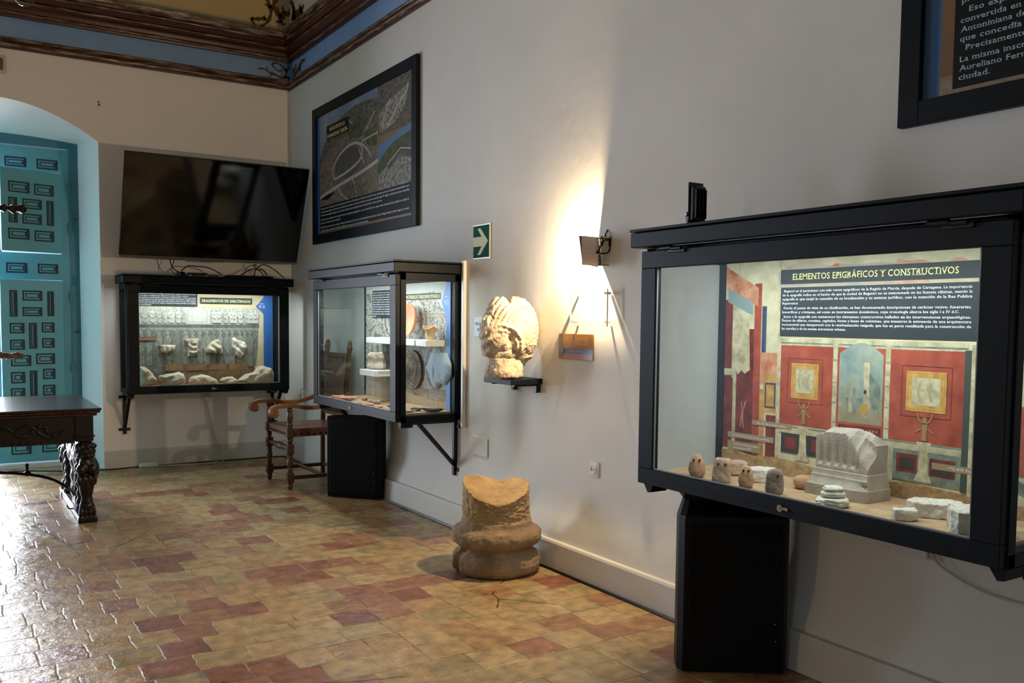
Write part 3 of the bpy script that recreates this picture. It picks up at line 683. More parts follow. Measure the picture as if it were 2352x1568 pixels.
# ------------------------------------------------------------------ carved table (left)
tb = thing('carved_table', 'dark carved walnut table with claw-footed trestle and iron stretcher', 'table', (-2.15, -2.35, 0))
def tl(bm, x0, x1, y0, y1, z0, z1, bev=0): bx(bm, x0+2.15, x1+2.15, y0+2.35, y1+2.35, z0, z1, bev)
TL = -4.15
bm = bmn(); tl(bm, TL, -2.135, -2.35, -1.08, .787, .803, .003); obj('tabletop', bm, M_walt, tb)
bm = bmn(); tl(bm, TL+.01, -2.142, -2.34, -1.09, .768, .787, .006); tl(bm, TL+.03, -2.16, -2.322, -1.11, .748, .768, .006)
for k in range(46): box(bm, (-.04-.044*k, .006, .777), (.016, .012, .010), .003, seg=1)
for k in range(26): box(bm, (.0055, .05+k*.045, .777), (.012, .016, .010), .003, seg=1)
obj('edge_molding', bm, M_edgew, tb)
bm = bmn(); tl(bm, TL+.05, -2.30, -2.30, -2.26, .56, .75); tl(bm, TL+.05, -2.30, -1.16, -1.12, .56, .75)
tl(bm, -2.30, -2.185, -2.315, -1.12, .57, .75, .004); tl(bm, -2.31, -2.175, -2.325, -1.10, .60, .612, .004)
obj('apron', bm, M_walnut, tb)
bm = bmn()
for k in range(6):   # scrolling foliage on the front apron
    x0 = -.22-k*.30; s = 1 if k % 2 else -1
    tube(bm, [(x0, .044, .655), (x0-.08, .038, .655+.05*s), (x0-.16, .036, .655), (x0-.13, .038, .655-.03*s), (x0-.09, .040, .655-.01*s)], .008, 6, 5)
    tube(bm, [(x0-.16, .038, .655), (x0-.22, .038, .655-.045*s), (x0-.29, .040, .65), (x0-.25, .040, .655+.035*s)], .007, 6, 5)
    for a in range(5): sph(bm, (x0-.06-a*.045, .042, .655+.03*s*math.cos(a*1.6)), .013, (1.6, .6, .9), 8, Matrix.Rotation(a, 4, 'Y'))
for k in range(40): sph(bm, (-.17-k*.044, .046, .572), .012, (1.2, .7, .7), 6)
obj('apron_carving', bm, M_walnut, tb)
def lion_leg(y, s):
    """carved lion support: acanthus capital, swelling chest, knees, drapery and claw foot"""
    bm = bmn(); X = -.085
    sph(bm, (X, y, .55), .05, (1.1, 1.1, .5)); sph(bm, (X, y, .50), .052, (1, 1, .8)); sph(bm, (X, y, .455), .042, (1, 1, .7))
    for a in range(9):
        t_ = a*2*PI/9
        for z, r in ((.535, .056), (.50, .052), (.468, .046)): sph(bm, (X+r*math.cos(t_+z*9), y+r*math.sin(t_+z*9), z), .017, (1, 1, 1.1), 8)
    sph(bm, (X, y, .41), .046, (1, 1, 1.2)); sph(bm, (X+.035, y+.07*s, .36), .06, (1.0, 1.4, 1.6)); sph(bm, (X-.01, y+.02*s, .36), .05, (1, 1, 1.4))
    sph(bm, (X-.033, y-.035*s, .375), .036); sph(bm, (X+.037, y-.035*s, .375), .036)
    for a in range(7): sph(bm, (X-.05+a*.017, y-.03*s, .30-.018*(a % 2)), .02, (.7, 1, 2.0), 8)
    sph(bm, (X, y, .25), .042, (1.15, 1.1, 2.4)); sph(bm, (X+.02, y+.05*s, .27), .04, (1, 1.3, 1.8))
    sph(bm, (X, y, .15), .036, (1.1, 1, 1.8)); sph(bm, (X, y-.01*s, .115), .044, (1.15, 1.2, .8))
    for a in range(4): sph(bm, (X-.042+a*.028, y-.03*s, .07), .019, (.8, 1.6, 2.4), 10)
    box(bm, (X, y, .02), (.125, .11, .04))
    # arched back towards the middle of the trestle
    for i, (dy, z, r) in enumerate(((.05, .50, .03), (.10, .47, .032), (.15, .42, .036), (.19, .36, .04), (.20, .30, .04), (.19, .24, .036), (.17, .18, .034), (.16, .12, .036), (.16, .07, .04))):
        sph(bm, (X-.01, y+dy*s, z), r*1.15)
    return remesh(bm, .0065, seed=int(y*10), amp=.002, freq=30, smooth_it=1)
obj('carved_leg', lion_leg(.05, 1), M_walnut, tb); obj('carved_leg', lion_leg(1.14, -1), M_walnut, tb)
bm = bmn(); tl(bm, -2.29, -2.18, -2.31, -1.08, 0, .055, .008); obj('base_runner', bm, M_walnut, tb)
bm = bmn()
for i, (yy, z) in enumerate(((.35, .44), (.42, .40), (.5, .42), (.6, .45), (.7, .42), (.78, .4), (.85, .44), (.6, .36), (.6, .25), (.6, .14))): sph(bm, (-.095, yy, z), .06, (.6, 1.3, 1.3), 12)
bx(bm, -.115, -.075, .2, 1.0, .50, .56); bx(bm, -.11, -.08, .5, .7, .03, .5)
obj('carved_spandrel', remesh(bm, .008, 3, .004, 25, smooth_it=2), M_walnut, tb)
bm = bmn(); tube(bm, [(-.10, .42, .12), (-.17, .42, .19), (-.28, .45, .26), (-.45, .47, .305), (-.70, .49, .33), (-1.0, .5, .31), (-1.3, .5, .30)], .011, 8, 8)
for v_ in (-.42, -.9): sph(bm, (v_, .47, .305+(.01 if v_ < -.5 else 0)), .02, (1.3, 1, 1), 10)
cyl(bm, (-.42, .47, .335), .006, .05, seg=8, r2=.012); sph(bm, (-.42, .47, .365), .010, (1.2, .7, 1.6), 8)
tube(bm, [(-.10, .42, .12), (-.08, .40, .08), (-.13, .36, .045), (-.17, .33, .05), (-.18, .35, .07)], .005, 6, 6)
obj('iron_stretcher', bm, M_black, tb)

# carved wooden piece standing just out of frame at the left, two carved arms reach in
cv = thing('carved_stand', 'dark carved wooden finials jutting in from the left edge before the teal door', 'carved stand', (-3.02, -.8, 0))
def finial(L, z, seed):
    bm = bmn(); n = 9
    for i in range(n):
        f = i/(n-1); x = L*f; r = .045*(1-.45*f)*(1+.25*math.sin(f*14))
        sph(bm, (x, 0, z), r, (1.5, .8, 1), 12)
        for a in range(6): t_ = a*PI/3+i*.5; sph(bm, (x+.01, r*.8*math.cos(t_), z+r*.9*math.sin(t_)), .014, (1.3, 1, 1), 8)
    sph(bm, (L, 0, z), .024, (1, 1, 1.3), 12)
    return remesh(bm, .006, seed, .005, 28)
obj('upper_finial', finial(.52, 2.305, 1), M_walnut, cv)
bm = bmn()
for i in range(10):
    f = i/9; sph(bm, (.10+.385*f, 0, 1.125+.012*math.sin(f*5)), .04-.018*f, (1.6, .8, 1.1), 12)
for i in range(7): sph(bm, (.22+.04*i, -.02, 1.135-.01*(i % 2)), .012, (2.4, 1, .8), 8)
obj('lower_finial', remesh(bm, .006, 5, .005, 28), mat('grey_brown_carved_wood', '#4a3830', .5, col2='#75625a', scale=30, bump=.3), cv)
bm = bmn(); bx(bm, -.05, .05, -.05, .05, 0, 2.5, .01); bx(bm, -.22, .22, -.18, .18, 0, .06, .01); sph(bm, (0, 0, 2.53), .06); obj('post', bm, M_walnut, cv)

# ------------------------------------------------------------------ display cases
def display_case(label, loc, rotz, W, D, Z0, ledw, group='wall-mounted display cases'):
    t = thing('display_case', label, 'display case', loc, rotz, group)
    Z1 = Z0+1.018
    def b(bm, x0, x1, y0, y1, z0, z1, bev=0): bx(bm, x0, x1, y0, y1, z0, z1, bev)
    bm = bmn()   # carcass
    b(bm, 0, W, -D+.035, -.004, Z0, Z0+.045, .003)
    for x in (0, W-.045):
        b(bm, x, x+.045, -.05, -.004, Z0, Z1, .002); b(bm, x, x+.045, -D+.035, -D+.075, Z0, Z1, .002)
        b(bm, x, x+.045, -D+.035, -.004, Z1-.05, Z1, .002)
    b(bm, 0, W, -.05, -.03, Z1-.05, Z1); b(bm, .02, W-.02, -D+.04, -.02, Z1-.012, Z1)
    for x in (.0, W-.06):
        prism(bm, [(x, Z0), (x+.06, Z0), (x+.05, Z0-.036), (x+.028, Z0-.04)], -D+.04, -D+.13)
    obj('carcass', bm, M_frame, t, smooth=30)
    bm = bmn()   # cap
    b(bm, -.035, W+.035, -D-.03, -.004, Z1+.004, Z1+.066, .003); b(bm, -.038, W+.038, -D-.034, -.003, Z1+.070, Z1+.082, .002)
    obj('cap', bm, M_frame, t, smooth=30)
    bm = bmn()   # hinged front
    f = -D; o0 = .006; w_ = .093
    for x0, x1, z0, z1 in ((o0, W-o0, Z0+.006, Z0+.075), (o0, W-o0, Z1-.085, Z1-.012), (o0, o0+w_, Z0+.075, Z1-.085), (W-o0-w_, W-o0, Z0+.075, Z1-.085)):
        b(bm, x0, x1, f, f+.034, z0, z1, .0025)
    for x0, x1, z0, z1 in ((.04, W-.04, Z0+.028, Z0+.031), (.04, W-.04, Z1-.036, Z1-.033)): b(bm, x0, x1, f-.0015, f, z0, z1)
    fr = obj('door_frame', bm, M_frame, t, smooth=30)
    bm = bmn(); b(bm, o0+w_-.004, W-o0-w_+.004, f+.014, f+.018, Z0+.07, Z1-.08); obj('pane', bm, M_glass, fr, smooth=0)
    bm = bmn(); z = Z0+.075
    b(bm, o0+w_, W-o0-w_, f+.006, f+.013, z, z+.005); b(bm, o0+w_, o0+w_+.005, f+.006, f+.013, z, Z1-.085); b(bm, W-o0-w_-.005, W-o0-w_, f+.006, f+.013, z, Z1-.085)
    obj('glazing_bead', bm, mat('pale_glazing_bead', '#8f9496', .4), fr, smooth=0)
    for x in (.0225, W-.0225):
        bm = bmn(); b(bm, x-.003, x+.003, -D+.07, -.048, Z0+.04, Z1-.045); obj('side_pane', bm, M_glass, t, smooth=0)
    for x in (.20, W-.20):
        bm = bmn(); cyl(bm, (x-.03, f-.008, Z1-.006), .010, .07, 'x', 12); cyl(bm, (x+.035, f-.008, Z1-.010), .009, .055, 'x', 12); box(bm, (x+.03, f-.004, Z1-.018), (.10, .008, .018), .002)
        obj('hinge', bm, M_black, t)
    bm = bmn(); cyl(bm, (W/2, f-.004, Z0+.038), .013, .010, 'y', 20); box(bm, (W/2+.018, f-.004, Z0+.037), (.034, .008, .013), .004); cyl(bm, (W/2-.001, f-.010, Z0+.038), .006, .004, 'y', 12)
    obj('lock', bm, M_chrome, t)
    for x in (.028, W-.055):
        bm = bmn(); zb = Z0-.40
        b(bm, x-.014, x+.014, -.032, -.004, zb, Z0); b(bm, x-.05, x+.05, -.014, -.003, zb+.03, zb+.055); b(bm, x-.05, x+.05, -.014, -.003, Z0-.06, Z0-.035)
        sweep(bm, [(x, -.02, zb+.07), (x, -.31, Z0-.01)], [(-.014, -.012), (.014, -.012), (.014, .012), (-.014, .012)])
        b(bm, x-.016, x+.016, -D+.10, -.03, Z0-.022, Z0)
        for q in (-.038, .038):
            for zz in (zb+.042, Z0-.047): cyl(bm, (x+q, -.016, zz), .007, .005, 'y', 8)
        obj('wall_bracket', bm, M_black, t, smooth=30)
    bm = bmn(); b(bm, .1, W-.1, -D+.085, -D+.105, Z1-.062, Z1-.05); obj('light_strip', bm, M_led, t, smooth=0)
    bm = bmn(); b(bm, .046, W-.046, -D+.076, -.056, Z0+.045, Z0+.058); obj('sandy_floor', bm, M_sand, t, smooth=0)
    L = bpy.data.lights.new('case_light', 'AREA'); L.shape = 'RECTANGLE'; L.size = W-.25; L.size_y = .03; L.energy = ledw; L.color = (.90, .97, 1)
    lo = bpy.data.objects.new('case_light', L); C.objects.link(lo); lo.parent = t; lo.location = (W/2, -D+.11, Z1-.07); lo.rotation_euler = (math.radians(12), 0, 0)
    return t
YA, YB, XC = -6.226, -2.060, -1.655
case1 = display_case('largest display case at right with red fresco panel and fluted stone fragment', (0, YA, 0), -PI/2, 1.62, .52, .742, 13)
case2 = display_case('display case in the middle beside the armchair, with mosaic panel and white shelves', (0, YB, 0), -PI/2, 1.62, .50, .742, 15)
case3 = display_case('display case on the back wall below the television, with sarcophagus relief panel', (XC, 0, 0), 0, 1.497, .42, .728, 9)

def PB(case, W, base, Z0=.742):
    p = Print(); p.rect(.055, W-.055, Z0+.055, Z0+.975, base); return p
def shiftprint(o, y): o.location.y = y; return o

# --- case 1 panel: red fresco wall with text plates;  u = YA - y
def U1(y): return YA - y
Pz = mat('fresco_plaster', '#a89d78', .8, col2='#d6d0b0', scale=9, thresh=(.3, .7))
R_ = mat('fresco_red', '#7c2a1c', .8, col2='#b5563c', scale=13, thresh=(.25, .75)); Rd = mat('fresco_dark_red', '#4d1614', .8, col2='#863428', scale=14)
Or = mat('fresco_orange_red', '#a8502f', .8, col2='#cfa27a', scale=14); Oc = mat('fresco_ochre', '#a8742c', .8, col2='#cfa45c', scale=22)
Cr = mat('fresco_cream', '#cdc39e', .8, col2='#988f6c', scale=22); Gs = mat('fresco_grey_sky', '#5f7a80', .8, col2='#a3a98f', scale=8, thresh=(.3, .7))
Gg = mat('fresco_grey_green', '#4d5c55', .8, col2='#88917e', scale=18); Dk = mat('fresco_dark', '#2a2a2b', .8, col2='#3c3030', scale=8)
Gp = mat('fresco_pale_figure', '#aaa184', .8, col2='#877f66', scale=25); Gr = mat('fresco_ground', '#7d7558', .8, col2='#9a9070', scale=9)
Sd = mat('print_sand', '#8f6f46', .9, col2='#b39468', scale=24, thresh=(.4, .6)); Ysh = mat('fresco_yellow_robe', '#a8862f', .8)
Bl = mat('fresco_blue_frame', '#2f3f58', .8)
p = PB(case1, 1.62, Pz)
# left painted wing
p.rect(.055, .10, .95, 1.55, Rd); p.rect(.10, .14, .95, 1.70, Cr); p.rect(.13, .23, .86, 1.42, Rd); p.rect(.23, .27, .85, 1.62, R_)
p.poly([(.055, 1.70), (.25, 1.60), (.25, 1.52), (.055, 1.60)], Or); p.poly([(.07, 1.60), (.22, 1.54), (.22, 1.48), (.07, 1.54)], mat('fresco_grey_blue', '#7f918e', .8))
p.poly([(.11, 1.50), (.20, 1.46), (.21, 1.24), (.18, 1.22), (.16, 1.235), (.14, 1.215), (.11, 1.25)], Cr)
p.rect(.055, .105, 1.21, 1.24, Cr); p.rect(.055, .11, .88, 1.2, Rd); p.rect(.30, .36, .88, 1.66, Pz); p.rect(.275, .30, 1.3, 1.52, Bl); p.rect(.27, .38, 1.18, 1.32, Or)
p.rect(.29, .365, 1.06, 1.22, Oc); p.frame(.30, .36, 1.08, 1.19, .008, Bl); p.rect(.27, .30, .86, 1.16, Oc); p.rect(.31, .38, .86, 1.05, Rd)
p.rect(.365, .385, .84, 1.72, Cr); p.line([(.16, .98), (.17, 1.05), (.165, 1.10)], .005, Or, 4); p.line([(.18, .98), (.175, 1.04), (.19, 1.10)], .005, Or, 4)
# ruined top edge
p.poly([(.36, 1.66), (.42, 1.69), (.52, 1.71), (.60, 1.685), (.66, 1.675), (.66, 1.60), (.36, 1.60)], mat('fresco_faded_pink', '#a8978a', .8, col2='#b9ab98', scale=8))
p.poly([(.62, 1.68), (.66, 1.69), (.74, 1.678), (.86, 1.685), (.93, 1.675), (.93, 1.6), (.62, 1.6)], mat('fresco_faded_grey', '#9a9c94', .8, col2='#b5a18f', scale=9, thresh=(.45, .55)))
p.poly([(.63, 1.677), (.65, 1.688), (.68, 1.684), (.70, 1.675)], Or)
p.poly([(.91, 1.665), (.93, 1.692), (.97, 1.683), (1.03, 1.685), (1.06, 1.675), (1.06, 1.6), (.91, 1.6)], mat('fresco_salmon', '#b98568', .8, col2='#c7a488', scale=12)); p.ell(1.17, 1.668, .035, .018, mat('fresco_salmon', ''))
# red fields, central picture, columns
p.rect(.385, .655, 1.02, 1.375, R_); p.rect(.655, .92, 1.01, 1.38, R_); p.rect(.92, 1.21, 1.0, 1.375, R_)
p.rect(.385, 1.22, 1.355, 1.385, Cr); p.rect(.385, 1.22, 1.362, 1.368, Gg)
p.poly([(.685, 1.06)]+[(.685+.20*k/14, 1.33+.045*math.sin(PI*k/14)) for k in range(15)]+[(.885, 1.06)], Gs)
p.rect(.685, .885, 1.06, 1.12, Gr); p.rect(.70, .72, 1.10, 1.20, Gr); p.rect(.80, .825, 1.14, 1.30, Cr); p.poly([(.825, 1.26), (.875, 1.21), (.875, 1.12), (.825, 1.12)], Gg)
p.rect(.72, .885, 1.12, 1.16, Gg); p.ell(.742, 1.215, .006, .008, Gp); p.poly([(.734, 1.205), (.75, 1.205), (.756, 1.15), (.752, 1.10), (.735, 1.10), (.732, 1.15)], Gp)
p.ell(.757, 1.21, .006, .008, Gp); p.poly([(.75, 1.20), (.765, 1.20), (.768, 1.10), (.752, 1.10)], Gg)
p.ell(.808, 1.185, .007, .009, Dk); p.poly([(.80, 1.175), (.818, 1.175), (.835, 1.14), (.84, 1.11), (.815, 1.105), (.80, 1.13)], Gp); p.poly([(.79, 1.135), (.822, 1.14), (.82, 1.105), (.80, 1.095), (.786, 1.11)], Ysh)
p.line([(.80, 1.10), (.81, 1.088), (.83, 1.09)], .006, Gp, 3); p.line([(.865, 1.16), (.868, 1.10)], .003, Gg)
for x in (.665, .905):
    p.rect(x-.011, x+.011, 1.01, 1.38, Cr); 
    for z in (1.05, 1.13, 1.21, 1.30): p.rect(x-.013, x+.013, z, z+.006, Gr)
p.rect(.69, .88, 1.022, 1.05, Rd); 
for k in range(12): p.ell(.705+k*.0145, 1.035, .004, .005, Or, 6, up=1 if k == 0 else 0)
for x0, x1, z0, z1 in ((.445, .585, 1.135, 1.282), (.985, 1.145, 1.13, 1.278)):
    p.frame(x0-.02, x1+.02, z0-.02, z1+.02, .002, Rd); p.rect(x0, x1, z0, z1, Oc); p.frame(x0+.006, x1-.006, z0+.006, z1-.006, .003, Ysh)
    p.rect(x0+.024, x1-.024, z0+.024, z1-.024, Cr); xm = (x0+x1)/2
    sk = mat('fresco_sketch_line', '#a39770', .8)
    for dx in (-.025, .02): p.ell(xm+dx, z1-.05, .006, .007, sk); p.line([(xm+dx, z1-.056), (xm+dx-.006, z1-.08), (xm+dx+.004, z0+.04)], .010, sk, 3); p.line([(xm+dx, z1-.065), (xm+dx+.02, z1-.075)], .004, sk)
    Gq = mat('fresco_muted_figure', '#8a6a48', .8, col2='#9c7f58', scale=30)
    # candelabrum figure below
    p.line([(xm-.03, z0-.005), (xm-.022, z0-.03), (xm-.008, z0-.04)], .006, Gq, 3); p.line([(xm+.03, z0-.005), (xm+.022, z0-.03), (xm+.008, z0-.04)], .006, Gq, 3)
    p.ell(xm, z0-.03, .009, .012, Gq); p.poly([(xm-.012, z0-.045), (xm+.012, z0-.045), (xm+.008, z0-.08), (xm+.012, z0-.105), (xm-.012, z0-.105), (xm-.008, z0-.08)], Gq)
    p.line([(xm-.012, z0-.06), (xm-.035, z0-.075)], .006, Gq); p.line([(xm+.012, z0-.06), (xm+.035, z0-.075)], .006, Gq)
    p.poly([(xm-.03, z0-.115), (xm+.03, z0-.115), (xm+.016, z0-.15), (xm+.02, z0-.23), (xm+.036, z0-.26), (xm-.036, z0-.26), (xm-.02, z0-.23), (xm-.016, z0-.15)], Cr)
# dado
p.rect(.385, 1.22, .985, 1.015, Cr); p.rect(.385, 1.22, 1.008, 1.014, Gg); p.rect(.40, .62, .90, .985, Dk); p.rect(.42, .48, .92, .97, Rd); p.rect(.56, .64, .92, .97, Rd)
p.rect(.64, .94, .965, 1.0, Cr); p.rect(.66, .70, .86, .97, Cr); p.rect(.89, .94, .85, .97, Cr); p.rect(.94, 1.22, .87, .985, Gg); p.rect(.955, 1.04, .90, .97, Rd); p.rect(1.09, 1.19, .90, .965, Rd)
p.rect(.97, 1.03, .91, .955, Dk); p.rect(1.10, 1.18, .91, .955, Dk)
for xm in (.515, 1.065): p.poly([(xm-.03, 1.02), (xm+.03, 1.02), (xm+.016, .985), (xm+.02, .91), (xm+.036, .875), (xm-.036, .875), (xm-.02, .91), (xm-.016, .985)], Cr)
# right painted wing
p.rect(1.21, 1.24, .86, 1.36, mat('fresco_dark_green', '#39443c', .8)); p.rect(1.235, 1.26, .84, 1.38, Cr); p.rect(1.26, 1.30, 1.20, 1.5, Dk); p.rect(1.30, 1.36, 1.19, 1.34, Bl); p.frame(1.31, 1.35, 1.21, 1.32, .007, Cr)
p.rect(1.315, 1.345, 1.215, 1.31, Cr); p.rect(1.255, 1.56, 1.34, 1.37, Oc); p.rect(1.255, 1.56, 1.39, 1.46, R_); p.rect(1.265, 1.56, .95, 1.18, R_); p.rect(1.275, 1.295, .96, 1.17, Oc); p.rect(1.30, 1.31, .84, 1.2, Cr)
p.poly([(1.25, .99), (1.56, .88), (1.56, .84), (1.25, .95)], Gg); p.rect(1.26, 1.29, .85, .95, Dk)
# sand with a shadowed edge
p.poly([(.055, .797), (.055, .87), (.15, .875), (.25, .862), (.36, .872), (.45, .868), (.58, .855), (.70, .86), (.85, .84), (1.0, .865), (1.1, .86), (1.2, .855), (1.3, .845), (1.45, .85), (1.565, .85), (1.565, .797)], Sd)
# plates
p.rect(.375, 1.252, 1.612, 1.672, M_slate); p.rect(.378, 1.252, 1.394, 1.598, M_slate)
p.rect(.235, .455, 1.0, 1.022, M_strip); p.rect(.09, .36, .930, .955, M_strip); p.rect(.09, .29, .876, .915, M_strip); p.rect(1.10, 1.40, .928, .952, M_strip)
pn = shiftprint(p.done('back_panel', case1), -.058)
o = lettering('title_lettering', [('ELEMENTOS EPIGRÁFICOS Y CONSTRUCTIVOS', .44, 1.629, .036, .735)], M_inky, pn, p.l*.00003+.0006, 1.45)
T = ['Begastri es el yacimiento con más restos epigráficos de la Región de Murcia, después de Cartagena. La importancia',
 'de la epigrafía radica en el hecho de que la ciudad de Begastri no es mencionada en las fuentes clásicas, siendo la',
 'epigrafía la que zanjó la cuestión de su localización y su estatus jurídico, con la mención de la Res Publica',
 'Begastresium.',
 'Desde el punto de vista de su clasificación, se han documentado inscripciones de carácter votivo, funerarias,',
 'honoríficas y cristianas, así como en instrumentos domésticos, cuya cronología abarca los siglo I a IV d.C.',
 'Junto a la epigrafía son numerosos los elementos constructivos hallados en las intervenciones arqueológicas.',
 'Restos de sillares, cornisas, capiteles, fustes y basas de columnas, que muestran la existencia de una arquitectura',
 'monumental que desapareció tras la reurbanización visigoda, que fue en parte reutilizada para la construcción de',
 'las murallas y de las nuevas estructuras urbanas.']
ZL = [1.578, 1.561, 1.544, 1.527, 1.507, 1.490, 1.471, 1.455, 1.438, 1.421]
WL = [.83, .84, .84, None, .83, .795, .83, .84, .84, None]
lettering('body_lettering', [(s, .388+(.008 if i in (0, 4, 6) else 0), z, .0138, (w if w else .0138*.5*len(s)*.96)) for i, (s, z, w) in enumerate(zip(T, ZL, WL))], M_ink, pn, p.l*.00003+.0006)
lettering_groups('strip_lettering', [('- MC-623. Basa de pilastra romana.', .26, 1.006, .0115, .165), ('- MC-620 al MC-625. Pesas de telar, ponderales.', .115, .938, .0115, .225), ('- MC-619. Peso de telar, ponderal,', .12, .899, .011, .155),
   ('con inscripción "SVRI"', .125, .883, .011, .11), ('- MC-819. Fragmento arquitectónico', 1.16, .935, .014, .235)], [1, 1, 2, 1], M_ink, pn, p.l*.00003+.0006)

# --- case 2 panel: mosaic;  u = YB - y
def mosaic_mat():
    m = bpy.data.materials.new('mosaic_print'); m.use_nodes = True; nt = m.node_tree; n = nt.nodes; L = nt.links; b = n['Principled BSDF']; b.inputs['Roughness'].default_value = .6
    tc = n.new('ShaderNodeTexCoord'); vo = n.new('ShaderNodeTexVoronoi'); vo.inputs['Scale'].default_value = 75; L.new(tc.outputs['Object'], vo.inputs['Vector'])
    edge = n.new('ShaderNodeTexVoronoi'); edge.feature = 'DISTANCE_TO_EDGE'; edge.inputs['Scale'].default_value = 75; L.new(tc.outputs['Object'], edge.inputs['Vector'])
    acc = None
    for cx, cz, f in ((.60, 1.45, 95), (1.02, 1.44, 85), (.95, 1.02, 80), (.30, 1.2, 70), (1.35, 1.1, 90)):
        d = n.new('ShaderNodeVectorMath'); d.operation = 'DISTANCE'; L.new(vo.outputs['Position'], d.inputs[0]); d.inputs[1].default_value = (cx, 0, cz)
        s = n.new('ShaderNodeMath'); s.operation = 'MULTIPLY'; s.inputs[1].default_value = f; L.new(d.outputs['Value'], s.inputs[0])
        c_ = n.new('ShaderNodeMath'); c_.operation = 'SINE'; L.new(s.outputs[0], c_.inputs[0])
        g = n.new('ShaderNodeMapRange'); g.inputs['From Min'].default_value = .16; g.inputs['From Max'].default_value = .24; g.inputs['To Min'].default_value = 1; g.inputs['To Max'].default_value = 0; L.new(d.outputs['Value'], g.inputs[0])
        k = n.new('ShaderNodeMath'); k.operation = 'MULTIPLY'; L.new(c_.outputs[0], k.inputs[0]); L.new(g.outputs[0], k.inputs[1])
        if acc is None: acc = k.outputs[0]
        else:
            a = n.new('ShaderNodeMath'); a.operation = 'ADD'; L.new(acc, a.inputs[0]); L.new(k.outputs[0], a.inputs[1]); acc = a.outputs[0]
    sp = n.new('ShaderNodeSeparateXYZ'); L.new(vo.outputs['Color'], sp.inputs[0])
    a = n.new('ShaderNodeMath'); a.operation = 'MULTIPLY_ADD'; a.inputs[1].default_value = 1.4; L.new(sp.outputs[0], a.inputs[0]); L.new(acc, a.inputs[2])
    r = n.new('ShaderNodeValToRGB'); r.color_ramp.elements[0].position = .95; r.color_ramp.elements[1].position = 1.05
    r.color_ramp.elements[0].color = hexc('#b5b0a2'); r.color_ramp.elements[1].color = hexc('#3e434a'); L.new(a.outputs[0], r.inputs[0])
    mx = n.new('ShaderNodeMix'); mx.data_type = 'RGBA'; e = n.new('ShaderNodeMath'); e.operation = 'LESS_THAN'; e.inputs[1].default_value = .09; L.new(edge.outputs['Distance'], e.inputs[0])
    L.new(e.outputs[0], mx.inputs[0]); L.new(r.outputs[0], mx.inputs[6]); mx.inputs[7].default_value = hexc('#8f897b'); L.new(mx.outputs[2], b.inputs['Base Color'])
    return m
p = PB(case2, 1.62, mosaic_mat())
Pv = mat('print_pale_grey', '#b4b5ae', .6, col2='#c4c4ba', scale=5)
p.poly([(.06, 1.717), (1.565, 1.717), (1.565, 1.66), (1.1, 1.64), (.9, 1.62), (.6, 1.63), (.06, 1.66)], Pv)
p.poly([(1.28, 1.717), (1.565, 1.717), (1.565, 1.5), (1.45, 1.52), (1.35, 1.6)], Pv)
p.poly([(.06, .797), (.06, 1.02), (.3, 1.03), (.6, .99), (.9, .95), (1.2, .93), (1.565, .95), (1.565, .797)], mat('print_mortar', '#8e8676', .9, col2='#a59c8a', scale=14))
p.poly([(.06, .797), (.06, .86), (.9, .90), (1.565, .87), (1.565, .797)], mat('print_pale_sand', '#a08a6c', .9, col2='#b49f80', scale=30))
p.poly([(1.505, 1.717), (1.565, 1.717), (1.565, .8), (1.505, .8), (1.505, 1.44), (1.43, 1.575), (1.505, 1.70)], M_pblue2)
p.rect(.60, 1.42, 1.592, 1.638, M_slate); p.rect(.19, .56, 1.45, 1.677, M_slate)
p.rect(1.18, 1.50, 1.465, 1.488, M_strip); p.rect(.97, 1.15, .872, .95, M_strip2); p.rect(1.20, 1.495, .858, .935, M_strip2); p.rect(.19, .36, .93, 1.0, M_strip2)
pn = shiftprint(p.done('back_panel', case2), -.058)
lettering('title_lettering', [('VESTIGIOS MATERIALES TARDORROMANOS', .63, 1.603, .034, .77)], M_inky, pn, p.l*.00003+.0006, 1.45)
lettering('unit_lettering', [('UNIDAD', 1.475, 1.602, .014, .05), ('V.2', 1.475, 1.553, .045, .062)], M_ink, pn, p.l*.00003+.0006, serif=False)
B2 = ['A pesar de la escasez de restos de esta', 'etapa, las excavaciones en la ciudad', 'han sacado a la luz numerosos objetos', 'de la vida cotidiana de sus habitantes', 'como la cerámica de mesa y de cocina,', 'piezas de hueso, vidrio y metal, que', 'muestran la importancia de la ciudad.',
      'Entre los materiales más relevantes', 'se encuentran los platos y las lucernas', 'decoradas y los capiteles de piedra', 'tardía.']
lettering('body_lettering', [(s, .205, 1.655-i*.0192, .0155, .335 if len(s) > 10 else .06) for i, s in enumerate(B2)], M_ink, pn, p.l*.00003+.0006)
lettering_groups('strip_lettering', [('- MC-601. Fragmento decorado.', 1.20, 1.471, .012, .26), ('- MC-604. Fragmento de plato,', 1.23, .918, .011, .24), ('de bronce con decoración', 1.23, .902, .011, .22), ('- MC-606. Placa de mármol con', 1.23, .886, .011, .24), ('inscripción griega.', 1.23, .868, .011, .16),
   ('- MC-602.', .985, .93, .011, .06), ('Plato de cerámica', .985, .912, .011, .14), ('con orla incisa.', .985, .894, .011, .12), ('- MC-610. Capitel', .205, .982, .011, .12), ('de piedra caliza.', .205, .964, .011, .12)], [1, 4, 3, 2], M_ink, pn, p.l*.00003+.0006)

